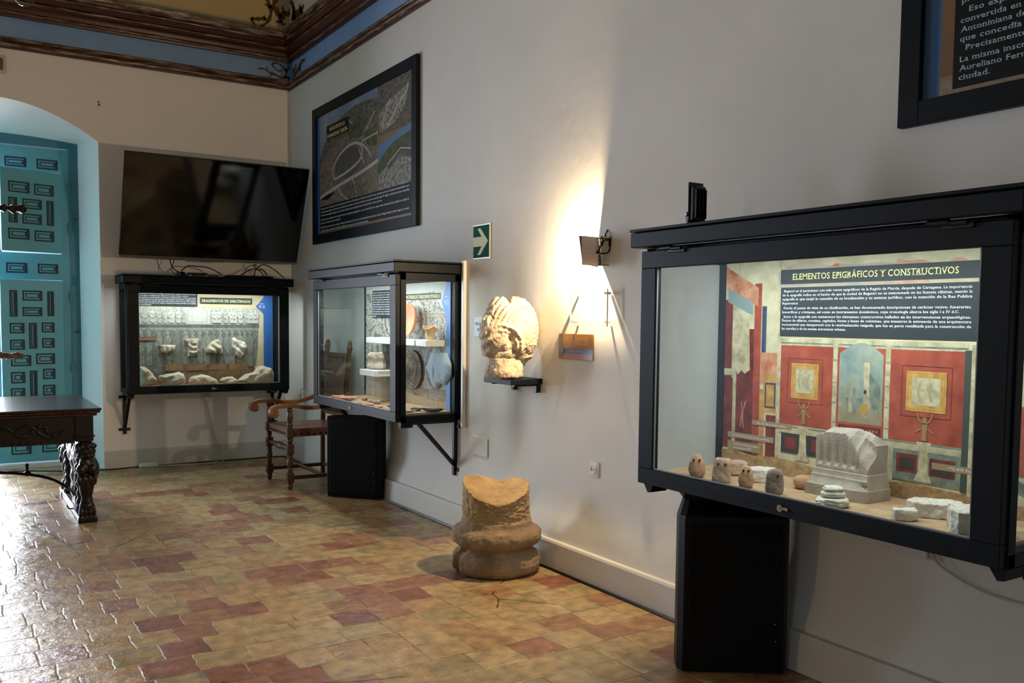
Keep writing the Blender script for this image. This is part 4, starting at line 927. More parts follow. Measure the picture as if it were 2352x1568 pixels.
# --- case 3 panel: photograph of sarcophagus reliefs;  u = x - XC
def U3(px): return hit(px, 770, 'y', -.06).x - XC
def V3(py): return hit(480, py, 'y', -.06).z
Sg = mat('relief_grey', '#7b7f74', .7, col2='#90948a', scale=12); Sl = mat('relief_light', '#a9ab9f', .7, col2='#7c8077', scale=38, thresh=(.35, .65)); Sm = mat('relief_mid', '#666a61', .7, col2='#8b8e84', scale=34, thresh=(.35, .65)); Sdk = mat('relief_dark', '#4d524b', .7, col2='#74786f', scale=30)
Sw = mat('relief_pale', '#c0bfb0', .7, col2='#a9a899', scale=35, thresh=(.4, .6)); Sw2 = mat('relief_palest', '#cfcec2', .7, col2='#bdbcae', scale=30)
p = Print(); p.rect(.055, 1.497-.105, .783, 1.703, mat('print_parchment', '#c9b68c', .7, col2='#d6c8a6', scale=4))
p.rect(.06, 1.25, .80, 1.5, M_pbrown)
p.rect(.06, U3(596), V3(747), V3(706), Sw); p.rect(.06, U3(596), V3(752), V3(745), Sdk)
p.poly([(.06, V3(752)), (U3(594), V3(752)), (U3(592), V3(800)), (U3(588), V3(842)), (U3(540), V3(850)), (U3(430), V3(856)), (.06, V3(860))], Sm); p.rect(.06, U3(594), V3(758), V3(753), Sl)
p.rect(U3(427), U3(483), V3(743), V3(709), Sw2); p.frame(U3(432), U3(477), V3(740), V3(712), .004, Sl)
rnd = random.Random(4); m2_ = mat('relief_fold', '#666a61', .7, col2='#85897e', scale=30)
def figure(px, top, bot, w, m, md):
    global m2_
    u = U3(px); zt = V3(top); zb = V3(bot); h = zt-zb; s = rnd.choice((-1, 1)); hr = min(.021, h*.075)
    p.ell(u+.004, zt-hr, hr*1.05, hr*1.35, md); p.ell(u, zt-hr, hr*.9, hr*1.2, m)
    q = w/2; z = zt-hr*2.1
    body = [(u-q*.35, z), (u+q*.35, z), (u+q*.95, z-.10*h), (u+q*.9, z-.32*h), (u+q*.7, z-.5*h), (u+q*.85, z-.75*h), (u+q*.7, zb), (u-q*.6, zb), (u-q*.85, z-.7*h), (u-q*.65, z-.5*h), (u-q, z-.3*h), (u-q*.9, z-.1*h)]
    p.poly([(a+.006, b-.004) for a, b in body], md); p.poly(body, m)
    for k in range(3): f = k/4; p.line([(u-q*.7*s, z-(.12+.1*f)*h), (u+q*.1*s, z-(.26+.13*f)*h), (u+q*.75*s, z-(.2+.1*f)*h)], .003, m2_, 4)
    for k in range(2): p.line([(u-q*.3+k*q*.5, z-.5*h), (u-q*.4+k*q*.6, z-.75*h), (u-q*.25+k*q*.5, zb+.04*h)], .003, m2_, 3)
    p.poly([(u-q*.5*s, z-.52*h), (u+q*.8*s, z-.42*h), (u+q*.6*s, z-.60*h), (u-q*.4*s, z-.62*h)], m2_)
    p.line([(u-q*.8*s, z-.12*h), (u-q*.9*s, z-.34*h), (u+q*.1*s, z-.40*h)], .012, m, 4)
for px in (325, 343, 366, 386, 406, 427, 443, 459, 475, 491, 506, 521, 533, 550, 562, 574): figure(px, 758+rnd.random()*1.5, 836+rnd.random()*6, .062 if px not in (475, 427) else .072, rnd.choice((Sl, Sl, Sg)), Sdk)
p.line([(U3(578), V3(790)), (U3(590), V3(768))], .006, Sl)
m2_ = Sl
for px in (332, 350, 362, 376, 390, 406, 420, 490, 502, 516, 530, 536, 552, 563, 572, 586): figure(px+rnd.random()*4, 709+rnd.random()*5, 741, .045+.02*rnd.random(), rnd.choice((Sw2, Sw)), rnd.choice((Sl, Sw)))
p.poly([(.06, .783), (.06, V3(858)), (U3(430), V3(854)), (U3(560), V3(848)), (U3(610), V3(850)), (U3(610), .783)], mat('print_brown_ground', '#6f5439', .8, col2='#8a6e4e', scale=20))
p.poly([(U3(605), 1.70), (U3(626), 1.70), (U3(626), .80), (U3(605), .80), (U3(605), V3(718)), (U3(588), V3(701)), (U3(605), V3(681))], M_pblue)
p.rect(.06, U3(454), V3(704), V3(671.5), M_slate); p.rect(U3(460), U3(579), V3(697), V3(683), M_slate)
p.rect(.06, U3(359), V3(781), V3(773), M_strip2)
for a, b in ((377, 421), (427, 474), (478, 520), (523, 568)): p.rect(U3(a), U3(b), V3(850), V3(834), M_strip2)
pn = shiftprint(p.done('back_panel', case3), -.058)
lettering('title_lettering', [('FRAGMENTOS DE SARCÓFAGOS', U3(464), V3(693.5), .036, U3(575)-U3(464))], M_inky, pn, p.l*.00003+.0006, 1.45)
lettering('unit_lettering', [('UNIDAD', U3(595), V3(696.5), .014, .045), ('V.3', U3(594), V3(705), .036, .06)], M_ink, pn, p.l*.00003+.0006, serif=False)
XB3 = U3(320)
B3 = ['a atención los restos de sarcófagos documentados, algunos de ellos importados', 'a con figuras esculpidas que representan escenas de tipo cristiano.', 'En general su conservación es muy poco satisfactoria, si se han conservado', 'dos ejemplos de arte paleocristiano, con elementos decorativos, tangible a tarea',
      'special atención merece una escena de resurrección en la que varias figuras', 'a un cuerpo envuelto en un sudario, mientras la imagen principal se acompaña', 'a taumatúrgica.']
lettering('body_lettering', [(s, XB3, V3(678.3+i*4.1), .0152, (U3(450)-XB3)*(1 if i in (0, 2, 3, 4, 5) else (.87 if i == 1 else .22))) for i, s in enumerate(B3)], M_ink, pn, p.l*.00003+.0006)
L3 = []
for a, b in ((378, 420), (431, 472), (482, 518), (525, 562)):
    for i in range(3): L3.append((['- MC-612. Fragmento de sarcófago', 'con escena de banquete,', 'siglo IV d.C.'][i], U3(a)+.01, V3(838+i*4), .011, (U3(b)-U3(a))*(.9, .8, .5)[i]))
L3.append(('Fragmento de tapa de sarcófago', XB3, V3(779), .012, .12))
lettering_groups('strip_lettering', L3, [3, 3, 3, 3, 1], mat('ink_tan', '#d8c3a0', .6), pn, p.l*.00003+.0006)

# ------------------------------------------------------------------ things inside case 1
Z1F = .801
def put(o, x, y, z, rz=0, label=None, cat=None, group=None):
    place(o, (x, y, z), rz); return tag(o, label, cat, group)
def weight(name, size, seed, m, holes, taper=0, box_=3.2, label='', pos=(0, 0), rz=0, face=-1):
    t = thing(name, label, 'loom weight', (pos[0], pos[1], Z1F), rz, 'clay loom weights in the display case')
    bm = rockbm(size[0], size[1], size[2], seed, box_, .05, 1.6, 14, taper, .012); obj('body', bm, m, t, smooth=60)
    for hx in holes:
        bm = bmn(); cyl(bm, (hx, -size[1]*.5*(1-taper*.75)*.93, size[2]*.76), .0042, .012, 'y', 10); obj('string_hole', bm, M_hole, t)
    return t
RZ = math.radians(-48)
weight('loom_weight', (.078, .062, .098), 1, M_terra, (-.012, .012), .25, 2.4, 'rounded orange clay loom weight with two holes, leftmost in the case', (-.415, -6.49), RZ)
weight('loom_weight', (.076, .062, .100), 2, M_terrb, (-.014, .014), .12, 5, 'tall block-shaped clay loom weight with broken top and two large holes', (-.405, -6.625), RZ)
weight('loom_weight', (.068, .055, .092), 3, M_terra, (-.010, .010), .42, 3, 'small pear-shaped terracotta loom weight leaning before the white slab', (-.415, -6.765), RZ)
weight('loom_weight', (.070, .055, .094), 4, M_terrg, (.012,), .14, 4.5, 'greyish squared loom weight with chipped top beside the white slab', (-.410, -6.905), RZ)
put(obj('stone_block', rockbm(.115, .085, .062, 5, 6, .05), M_terrb, smooth=60), -.235, -6.52, Z1F, RZ+.1, 'pinkish clay block lying flat behind the block-shaped loom weight', 'stone', 'fragments in the display case')
put(obj('stone_block', rockbm(.115, .08, .058, 6, 6, .06), M_whst, smooth=60), -.25, -6.70, Z1F, RZ+.2, 'whitish stone slab behind the pear-shaped loom weight', 'stone', 'fragments in the display case')
put(obj('oval_pebble', rockbm(.095, .07, .055, 7, 2.6, .03), M_terra, smooth=60), -.225, -6.90, Z1F, RZ, 'smooth oval orange clay piece lying left of the fluted fragment', 'stone')
# fluted pilaster base
pil = thing('pilaster_base', 'large grey fluted pilaster base fragment with broken top', 'pilaster fragment', (-.21, -7.08, Z1F), -PI/2)
def pil_bm():
    bm = bmn(); n = 96
    prof = [(0, .078), (.042, .078), (.043, .070), (.050, .066), (.058, .060), (.070, .056), (.076, .056), (.078, .050), (.090, .046), (.096, .046), (.098, .040)]
    rows = []
    def width(z): return .14 if z < .043 else (.135 - (z-.043)*.16 if z < .098 else .122)
    ztop = .238
    zz = [q[1-1] for q in prof]
    P = [(z, d) for z, d in prof] + [(.104, .040), (.112, .040)] + [(.112+.012*k, .040) for k in range(1, 12)]
    for z, d in P:
        row = []
        wd = width(z)
        for k in range(n+1):
            x = -wd/2*2*.5*2 + wd*2*.5*2*k/n if False else -wd+2*wd*k/n
            x *= .95
            top = .238 - .035*max(0, (x-.02)/.10)**1.2 - .02*max(0, (-x-.07)/.05) + .006*noise.noise(Vector((x*40, 0, 3)))
            y = -d
            if z >= .104:
                ph = (x/wd/.95*.5+.5)*6.4; fl = abs(math.sin(ph*PI)) ** .7
                lowend = .118+.006*math.cos(ph*2*PI)
                if z > lowend and x < .075: y += .014*fl
                # break over the right shoulder
                br = max(0, (z-.13) - (.105-x)*1.15)
                if br > 0: y += min(.05, br*1.1) + .003*noise.noise(Vector((x*50, z*50, 1)))
            y += .0004*noise.noise(Vector((x*80, z*80, 5)))
            if z < .07: y += .02*max(0, (x-.085)/.05)*(1 if x > .085 else 0)
            row.append(bm.verts.new((x, y, min(z, top))))
        rows.append(row)
    back = []
    for i, (z, d) in enumerate(P):
        row = []
        for k in (0, n):
            f = rows[i][k].co; row.append(bm.verts.new((f.x, .075, f.z)))
        back.append(row)
    for a, b in zip(rows, rows[1:]):
        for k in range(n): bm.faces.new((a[k], a[k+1], b[k+1], b[k]))
    for i in range(len(P)-1):
        bm.faces.new((rows[i][0], rows[i+1][0], back[i+1][0], back[i][0])); bm.faces.new((rows[i][n], back[i][1], back[i+1][1], rows[i+1][n])); bm.faces.new((back[i][0], back[i+1][0], back[i+1][1], back[i][1]))
    # domed rough top
    m_ = 10; prev = rows[-1]
    for j in range(1, m_+1):
        row = []
        for k in range(n+1):
            f = rows[-1][k].co; t_ = j/m_; y = f.y+(.075-f.y)*t_
            row.append(bm.verts.new((f.x, y, f.z+(.016*math.sin(PI*t_)+.004*noise.noise(Vector((f.x*45, y*45, 9)))*math.sin(PI*t_))*min(1, math.sin(PI*k/n)*3))) if j < m_ else None)
        if j == m_:
            row = [bm.verts.new((rows[-1][k].co.x, .075, rows[-1][k].co.z)) for k in range(n+1)]
            row[0] = back[-1][0]; row[n] = back[-1][1]
            bm.faces.new([back[-1][0]]+row[1:n]+[back[-1][1]])
        for k in range(n): bm.faces.new((prev[k], prev[k+1], row[k+1], row[k]))
        prev = row
    bm.faces.new(rows[0]+[back[0][1], back[0][0]])
    return bm
obj('fluted_block', pil_bm(), M_pil, pil, smooth=45)
bm = rockbm(.11, .095, .034, 9, 3.5, .06)
st = thing('small_base_fragment', 'small white moulded base fragment in front of the fluted block', 'stone fragment', (-.405, -7.17, Z1F), RZ, 'fragments in the display case')
obj('lower_slab', bm, M_whst, st, smooth=60); b2 = rockbm(.085, .07, .026, 10, 2.4, .03); b3 = rockbm(.07, .06, .024, 11, 2.4, .05)
obj('middle_molding', b2, M_whst, st, smooth=60).location.z = .031; obj('upper_molding', b3, M_whst, st, smooth=60).location.z = .050
def hexslab(w, d, h, seed):
    bm = bmn(); pts = [(-w/2, -d*.1), (-w*.36, -d/2), (w*.22, -d/2), (w/2, -d*.2), (w*.46, d*.3), (w*.1, d/2), (-w*.38, d*.42)]
    a = [bm.verts.new((x, y, 0)) for x, y in pts]; b_ = [bm.verts.new((x*.97, y*.97, h)) for x, y in pts]; n = len(pts)
    bm.faces.new(a[::-1]); bm.faces.new(b_)
    for k in range(n): bm.faces.new((a[k], a[(k+1) % n], b_[(k+1) % n], b_[k]))
    b = remesh(bm, .004, seed, .004, 30, amp2=.002, freq2=90, smooth_it=2)
    mz = min(v.co.z for v in b.verts)
    for v in b.verts: v.co.z = max(0, v.co.z)
    return b
put(obj('stone_slab', hexslab(.185, .12, .05, 3), M_whst, smooth=50), -.235, -7.455, Z1F, RZ-.15, 'white six-sided carved slab lying on the sand at right', 'stone', 'fragments in the display case')
put(obj('stone_chip', hexslab(.085, .06, .036, 5), M_whst, smooth=50), -.385, -7.44, Z1F, RZ, 'small angular white chip in front of the six-sided slab', 'stone', 'fragments in the display case')
b_ = bmn(); pts = [(-.07, -.03), (-.06, -.075), (.09, -.08), (.10, .07), (-.05, .08), (-.035, .03), (-.06, .02)]
a = [b_.verts.new((x, y, 0)) for x, y in pts]; c_ = [b_.verts.new((x, y, .075)) for x, y in pts]; b_.faces.new(a[::-1]); b_.faces.new(c_)
for k in range(7): b_.faces.new((a[k], a[(k+1) % 7], c_[(k+1) % 7], c_[k]))
b_ = remesh(b_, .004, 8, .005, 25, amp2=.002, freq2=90, smooth_it=2)
for v in b_.verts: v.co.z = max(0, v.co.z)
put(obj('stone_corner_piece', b_, M_whst, smooth=50), -.355, -7.655, Z1F, RZ+.1, 'notched white stone block at the right end of the case', 'stone', 'fragments in the display case')

# ------------------------------------------------------------------ things inside case 2
def shelf(y0, y1, x, z, label, th=.045):
    bm = bmn(); bx(bm, x, -.062, y0, y1, z-th, z, .002)
    o = obj('display_shelf', bm, M_shelfw, smooth=30); return tag(o, label, 'shelf', 'white shelves in the middle display case')
shelf(-3.36, -2.48, -.21, 1.30, 'long white shelf carrying the pink pottery plate'); shelf(-3.55, -3.385, -.21, 1.30, 'short white shelf carrying the beige bowl fragment'); shelf(-2.86, -2.565, -.30, 1.05, 'lower white shelf carrying the carved stone block')
def foldy(x, z): return .006*math.sin(z*90+x*30)
b = bmn(); bx(b, -.065, .065, -.05, .05, 0, .13); b = remesh(b, .006, 4, .010, 12, lambda c: .006*math.sin(c.z*85), 3, .004, 50)
mz = min(v.co.z for v in b.verts)
for v in b.verts: v.co.z -= mz
put(obj('capital_fragment', b, M_lime, smooth=60), -.19, -2.67, 1.05, RZ, 'pale carved stone block on the lower white shelf', 'stone fragment')
# dish standing on edge
def dish(R, depth, m, seg=40):
    bm = bmn(); lathe(bm, [(.02, 0), (R*.5, .003), (R*.85, depth*.45), (R, depth), (R*1.0, depth*1.12), (R*.94, depth*1.05), (R*.8, depth*.6), (R*.45, depth*.25), (.02, depth*.2)], seg=seg); return bm
d = dish(.125, .05, M_pink); M = Matrix.Translation((0, 0, .135)) @ Matrix.Rotation(math.radians(-82), 4, 'Y')
for v in d.verts: v.co = M @ v.co
put(obj('pottery_plate', d, M_pink, smooth=50), -.105, -3.13, 1.30, 0, 'salmon pink pottery plate standing on edge on the long shelf', 'plate')
b = bmn(); lathe(b, [(.030, 0), (.034, .03), (.036, .06), (.052, .085), (.056, .10), (.046, .105), (.030, .07), (.026, .02)], seg=32)
for v in b.verts:
    if v.co.z > .06 and v.co.y < 0: v.co.z -= .02*abs(math.sin(v.co.x*40))
put(obj('bowl_fragment', b, M_beige, smooth=50), -.135, -3.465, 1.30, 0, 'beige broken bowl rim on the short white shelf', 'bowl')
b = bmn(); lathe(b, [(.02, .004), (.10, .006), (.112, .012), (.128, .012), (.135, .006), (.145, .004), (.147, .010), (.143, .020), (.132, .018), (.118, .022), (.104, .014), (.02, .012)], seg=56)
for k in range(36): sph(b, (.123*math.cos(k*PI/18), .123*math.sin(k*PI/18), .018), .006, seg=6)
for k in range(9): sph(b, (.05*math.cos(k*1.3)*((k % 3)/2), .06*math.sin(k*1.3), .010), .022, (1, .7, .25), 8)
M = Matrix.Rotation(-PI/2, 4, 'Y')
for v in b.verts: v.co = M @ v.co
put(obj('bronze_dish', b, mat('dark_bronze', '#33291a', .45, metal=.4, col2='#75603a', scale=18), smooth=50), -.060, -3.06, 1.065, 0, 'round dark bronze dish with beaded rim mounted under the long shelf', 'dish')
ol = [(989, 811), (1001, 808), (1022, 810), (1031, 837), (1031, 863), (1018, 884), (1008, 880), (1004, 887), (999, 894), (993, 889), (990, 876), (986, 859), (977, 843), (982, 828)]
ol = [(hit(x, y, 'x', -.08).y, hit(x, y, 'x', -.08).z) for x, y in ol]; cy_ = sum(a for a, _ in ol)/len(ol); cz_ = sum(b for _, b in ol)/len(ol)
def rel_hand(x, z): return -.006*math.exp(-((x+.02)/.008)**2)*(1 if z < .04 else 0) - .006*math.exp(-((x-.10)/.008)**2)*(1 if z < 0 else 0) - .006*math.exp(-((math.hypot(x-.03, z+.01)-.05)/.007)**2)
b = fragbm([(-(y-cy_), z-cz_) for y, z in ol], .035, rel_hand, 3, rough=.002)
o = put(obj('marble_fragment', b, M_blued2, smooth=50), -.060, cy_, cz_, -PI/2, 'bluish white marble fragment with incised letter mounted at right of the bronze dish', 'marble fragment')
sh = [(-.40, -2.36, .11, .04, .03, M_pink, 'long salmon sherd at the left of the case floor', .5), (-.36, -2.52, .10, .035, .028, M_beige, 'pale cream sherd between two pink ones', .3), (-.42, -2.60, .11, .06, .04, M_pink, 'thick pink rim sherd in the middle of the left group', .2),
      (-.27, -2.60, .05, .03, .02, M_terrg, 'small grey sherd behind the pink rim', .8), (-.28, -2.74, .05, .035, .022, M_terrb, 'small brown lamp-shaped sherd', .3), (-.30, -2.90, .075, .04, .03, M_terrb, 'brown oval lamp fragment near the middle of the case floor', .2),
      (-.42, -2.82, .07, .04, .014, M_beige, 'flat cream sherd close to the glass', .6), (-.40, -3.0, .08, .05, .014, M_pink, 'flat pink sherd near the front glass', .1), (-.43, -3.22, .08, .06, .02, M_pink, 'pink sherd beside the right front frame', .9), (-.30, -3.15, .05, .03, .012, M_dkpot, 'tiny dark sherd on the sand', .4),
      (-.36, -3.56, .12, .05, .016, M_terrb, 'reddish curved sherd seen through the side pane', .4), (-.26, -3.50, .10, .04, .022, M_dkpot, 'small dark sherd behind the reddish curved one', -.3), (-.19, -3.62, .15, .05, .026, M_dkpot, 'long dark brown sherd at the right end of the case', .2)]
for i, (x, y, a, b_, c_, m, lab, rz) in enumerate(sh):
    bm = rockbm(a, b_, c_, 20+i, 2.2, .12, 1.5, 8)
    for v in bm.verts: v.co.z += .22*v.co.x**2/a
    mz = min(v.co.z for v in bm.verts)
    for v in bm.verts: v.co.z -= mz
    put(obj('pottery_sherd', bm, m, smooth=60), x, y, Z1F, RZ+rz, lab, 'sherd', 'sherds on the case floor')

# ------------------------------------------------------------------ things inside case 3
def frag3(px, depth, rel, seed, m, lab, name='sarcophagus_fragment', y=-.060, pins=False, base=None):
    P = [hit(x, yy, 'y', y-depth*.4) for x, yy in px]; cx = sum(p.x for p in P)/len(P); cz = sum(p.z for p in P)/len(P)
    if base is not None:
        mn = min(p.z for p in P); cz += (mn-base)
    ol = [(p.x-sum(q.x for q in P)/len(P), p.z-sum(q.z for q in P)/len(P)) for p in P]
    bm = fragbm(ol, depth, rel, seed, 16, 90, .005)
    cx = sum(q.x for q in P)/len(P); cz = sum(q.z for q in P)/len(P)
    if base is not None: cz = base - min(z for x, z in ol)
    t = thing(name, lab, 'marble fragment', (cx, y, cz), 0, 'sarcophagus fragments in the display case')
    obj('stone', bm, m, t, smooth=50)
    if pins:
        z = min(z for x, z in ol)
        for dx in (-.03, .035): bm = bmn(); cyl(bm, (dx, -.02, z+.01), .004, .05, 'y', 8); box(bm, (dx, -.045, z+.012), (.007, .006, .03)); obj('mounting_pin', bm, M_black, t)
    return t
def q(pts): return [(310+x/6.72, 660+y/6.72) for x, y in pts]
drape = lambda x, z: .010*math.sin(60*(math.hypot(x-.01, z-.06))*2.2)
vert = lambda x, z: .007*math.sin(x*150+z*20)
lump = lambda x, z: .022*noise.noise(Vector((x*16, z*16, 2)))+.012*math.sin(x*60+z*80)
wave = lambda x, z: .03*noise.noise(Vector((x*9, z*11, 7)))+.010*math.sin(x*35-z*50)
frag3(q([(360, 890), (470, 882), (600, 888), (640, 900), (600, 985), (480, 1012), (410, 1008), (375, 950)]), .05, vert, 1, M_marb2, 'brown-stained fluted marble fragment, first of the four mounted on the relief panel', pins=True)
frag3(q([(765, 800), (870, 790), (990, 792), (970, 900), (985, 960), (960, 1040), (900, 1050), (810, 1085), (815, 1000), (800, 900)]), .05, drape, 2, M_marb2, 'draped marble torso fragment, second of the four mounted on the relief panel', pins=True)
frag3(q([(1100, 960), (1140, 880), (1230, 810), (1290, 798), (1330, 850), (1370, 1025), (1250, 1020), (1110, 1005)]), .055, lump, 3, M_marb, 'triangular marble fragment with folds, third of the four mounted on the relief panel', pins=True)
frag3(q([(1500, 800), (1530, 765), (1600, 810), (1700, 840), (1740, 920), (1690, 990), (1670, 1085), (1570, 1070), (1550, 990), (1495, 910)]), .055, lump, 4, M_whst, 'white knotted marble fragment, last of the four mounted on the relief panel', pins=True)
Z3F = .728+.058
for px, dp, rel, sd, m, lab in ((q([(66, 1160), (150, 1165), (220, 1210), (350, 1370), (340, 1440), (200, 1475), (66, 1475)]), .10, wave, 5, M_marb, 'marble fragment with a carved hand at the left end of the case floor'),
     (q([(370, 1320), (480, 1290), (600, 1275), (680, 1250), (760, 1290), (795, 1370), (770, 1440), (600, 1470), (410, 1470)]), .10, wave, 6, M_marb, 'knobbly cream marble lump, second along the case floor'),
     (q([(850, 1340), (940, 1305), (1060, 1290), (1170, 1320), (1270, 1370), (1290, 1430), (1150, 1450), (850, 1450), (830, 1400)]), .09, lambda x, z: .012*(1 if z < -.045 else 0)+.01*noise.noise(Vector((x*20, z*20, 1))), 7, M_marb, 'marble corner piece with straight moulding in the middle of the case floor'),
     (q([(1315, 1380), (1370, 1340), (1510, 1320), (1600, 1380), (1610, 1430), (1400, 1445)]), .08, wave, 8, M_marb, 'smallest cream marble lump on the case floor'),
     (q([(1600, 1370), (1700, 1280), (1850, 1240), (1900, 1160), (2000, 1145), (2110, 1180), (2155, 1260), (2140, 1405), (1750, 1420)]), .12, wave, 9, M_marb, 'largest cream marble fragment rising at the right end of the case floor')):
    frag3([(a, b) for a, b in px], dp, rel, sd, m, lab, y=-.19, base=Z3F)

# ------------------------------------------------------------------ on top of case 3
zt = .728+1.018+.083
t = thing('media_box', 'flat black box with white feet among cables on top of the case', 'media box', (-1.02, -.33, zt))
bm = bmn(); box(bm, (0, 0, .022), (.17, .10, .022), .003); obj('case', bm, M_black, t)
for x in (-.07, .07):
    for y in (-.035, .035): bm = bmn(); box(bm, (x, y, .0055), (.02, .02, .011)); obj('foot', bm, M_white, t)
tag(place(obj('power_adapter', (lambda b: (box(b, (0, 0, .02), (.05, .07, .04), .006), b)[1])(bmn()), M_black), (-1.16, -.30, zt), .4), 'small black power adapter at the left of the cables on the case', 'adapter')
tag(place(obj('brown_box', (lambda b: (box(b, (0, 0, .012), (.09, .05, .024), .003), b)[1])(bmn()), M_pbrown), (-.86, -.28, zt), .1), 'small brownish box lying behind the black media box', 'box')
t = thing('cable_bundle', 'tangle of black cables coiled on top of the back wall case', 'cables', (-.5, -.3, zt))
bm = bmn(); rr = random.Random(5)
for k in range(7):
    P = [(rr.uniform(-.25, .2), rr.uniform(-.06, .06), .008+.012*rr.random()) for _ in range(7)]; tube(bm, P, .006, 6, 6)
obj('coiled_cable', bm, M_cable, t)
bm = bmn(); tube(bm, [(.02, 0, .01), (.05, 0, .09), (.10, 0, .135), (.16, 0, .13), (.24, -.02, .08), (.32, -.03, .01)], .005, 8, 8)
tube(bm, [(-.12, 0, .01), (-.05, .02, .06), (.02, .02, .09), (.12, 0, .08), (.15, -.02, .01)], .005, 8, 8); tube(bm, [(.05, 0, .14), (.03, .02, .12), (.10, 0, .06), (.13, 0, .01)], .005, 8, 8)
obj('looped_cable', bm, M_cable, t)
bm = bmn(); tube(bm, [(-.28, -.02, .02), (-.40, 0, .085), (-.55, .02, .10), (-.6, .02, .095), (-.66, -.02, .045)], .005, 8, 8); obj('long_cable', bm, M_cable, t)
bm = bmn(); tube(bm, [(-1.24, -.27, zt+.22), (-1.25, -.27, zt+.15), (-1.22, -.27, zt+.07), (-1.16, -.28, zt+.03)], .005, 8, 8); tube(bm, [(-1.19, -.27, zt+.22), (-1.22, -.27, zt+.12), (-1.24, -.27, zt+.06), (-1.2, -.28, zt+.02), (-1.1, -.3, zt+.01)], .004, 8, 8)
tag(obj('hanging_cables', bm, M_cable), 'two thin black cables dropping from the television to the case', 'cables')

# ------------------------------------------------------------------ sockets, cables on the back wall and floor
def socket(loc, rz, lab, plugged=False):
    t = thing('wall_socket', lab, 'socket', loc, rz, 'white wall sockets')
    bm = bmn(); box(bm, (0, -.005, 0), (.088, .010, .088), .004); obj('cover_plate', bm, M_white, t)
    bm = bmn(); box(bm, (0, -.011, 0), (.066, .004, .066), .002); lathe(bm, [(.026, 0), (.026, .004), (.021, .004), (.019, .0005)], (0, -.013, 0), 24, Matrix.Rotation(PI/2, 3, 'X')); obj('socket_well', bm, M_shelfw, t)
    if not plugged:
        bm = bmn(); cyl(bm, (-.0095, -.0145, 0), .0028, .003, 'y', 10); cyl(bm, (.0095, -.0145, 0), .0028, .003, 'y', 10); obj('contact_hole', bm, M_hole, t)
    return t
socket((0, -5.243, .617), -PI/2, 'white wall socket on the right wall beside the stone column base')
s3 = socket((-.882, 0, .638), 0, 'white wall socket with plugged-in cable below the back wall case', True)
t = thing('white_cable', 'pale cable hanging from the socket below the case to the power strip', 'cable', (-.882, -.03, .638))
bm = bmn(); cyl(bm, (0, .0, 0), .020, .035, 'y', 16); obj('plug', bm, M_white, t)
bm = bmn(); tube(bm, [(0, -.01, -.01), (.01, -.015, -.08), (.04, -.01, -.2), (.09, .0, -.40), (.15, -.01, -.54), (.16, -.06, -.60), (.10, -.14, -.628), (-.05, -.13, -.629), (-.25, -.08, -.629), (-.48, -.10, -.625)], .0045, 8, 8)
tube(bm, [(0, -.012, -.01), (.0, -.018, -.10), (.035, -.01, -.28), (.075, .002, -.42), (.10, .0, -.55), (.08, -.08, -.62), (-.05, -.10, -.63), (-.3, -.12, -.629), (-.48, -.09, -.625)], .004, 8, 8); obj('cord', bm, M_wcable, t)
t = thing('power_strip', 'short white power strip lying on the floor against the back wall', 'power strip', (-1.43, -.075, 0), -.05)
bm = bmn(); box(bm, (0, 0, .02), (.17, .05, .04), .008); obj('body', bm, M_white, t); bm = bmn(); [cyl(bm, (x, 0, .040), .017, .004, seg=16) for x in (-.05, 0, .05)]; obj('outlet', bm, M_shelfw, t)
bm = bmn(); tube(bm, [(-1.52, -.075, .012), (-1.65, -.06, .006), (-1.8, -.06, .006), (-2.1, .0, .006), (-2.5, .02, .036), (-3.0, .05, .036)], .006, 6, 8); tube(bm, [(-1.35, -.075, .01), (-1.2, -.045, .006), (-.9, -.035, .006), (-.4, -.035, .006), (-.15, -.04, .006), (-.10, -.2, .006), (-.125, -1.2, .006), (-.13, -2.2, .006)], .006, 6, 8)
tag(obj('floor_cable', bm, M_cable), 'black cable running along the foot of the back wall', 'cable')
bm = bmn(); tube(bm, [(-.125, -2.7, .006), (-.12, -3.6, .006), (-.12, -4.6, .006), (-.118, -5.4, .006), (-.12, -6.2, .006), (-.118, -6.6, .006)], .0075, 6, 8)
tag(obj('floor_cable', bm, M_cable), 'black cable running along the foot of the right wall', 'cable')
bm = bmn(); tube(bm, [(0, -.30, .67), (-.02, -.33, .70), (-.02, -.38, .73), (-.03, -.46, .73), (-.03, -.60, .67), (-.03, -.75, .62)], .004, 6, 6); cyl(bm, (-.01, -.28, .66), .02, .02, 'x', 12)
tag(obj('wall_cable', bm, M_wcable), 'thin cable looping on the right wall behind the armchair', 'cable')
bm = bmn(); tube(bm, [(-.03, -.24, .735), (-.05, -.23, .65), (-.06, -.25, .60), (-.03, -.2, .56)], .004, 6, 6)
M_ = Matrix.Identity(4)
bm2 = bmn(); tube(bm2, [(-.36, -.2, .715), (-.30, -.2, .66), (-.25, -.15, .60), (-.22, -.06, .57)], .004, 6, 6); tube(bm2, [(-.30, -.2, .715), (-.2, -.2, .685), (-.12, -.15, .70), (-.10, -.1, .73)], .004, 6, 6); bm.free()
tag(obj('case_cable', bm2, M_wcable), 'pale cables drooping under the right corner of the back wall case', 'cable')
bm = bmn(); box(bm, (0, -.004, 0), (.20, .008, .125), .002)
tag(place(obj('junction_cover', bm, M_wall), (0, -3.965, .588), -PI/2), 'blank cover plate flush with the right wall above the stone base', 'cover plate')
bm = bmn(); box(bm, (0, -.004, 0), (.11, .008, .11), .004)
tag(place(obj('junction_cover', bm, M_skirt), (-.03, -7.25, .64), -PI/2), 'blank square cover plate under the largest display case', 'cover plate')
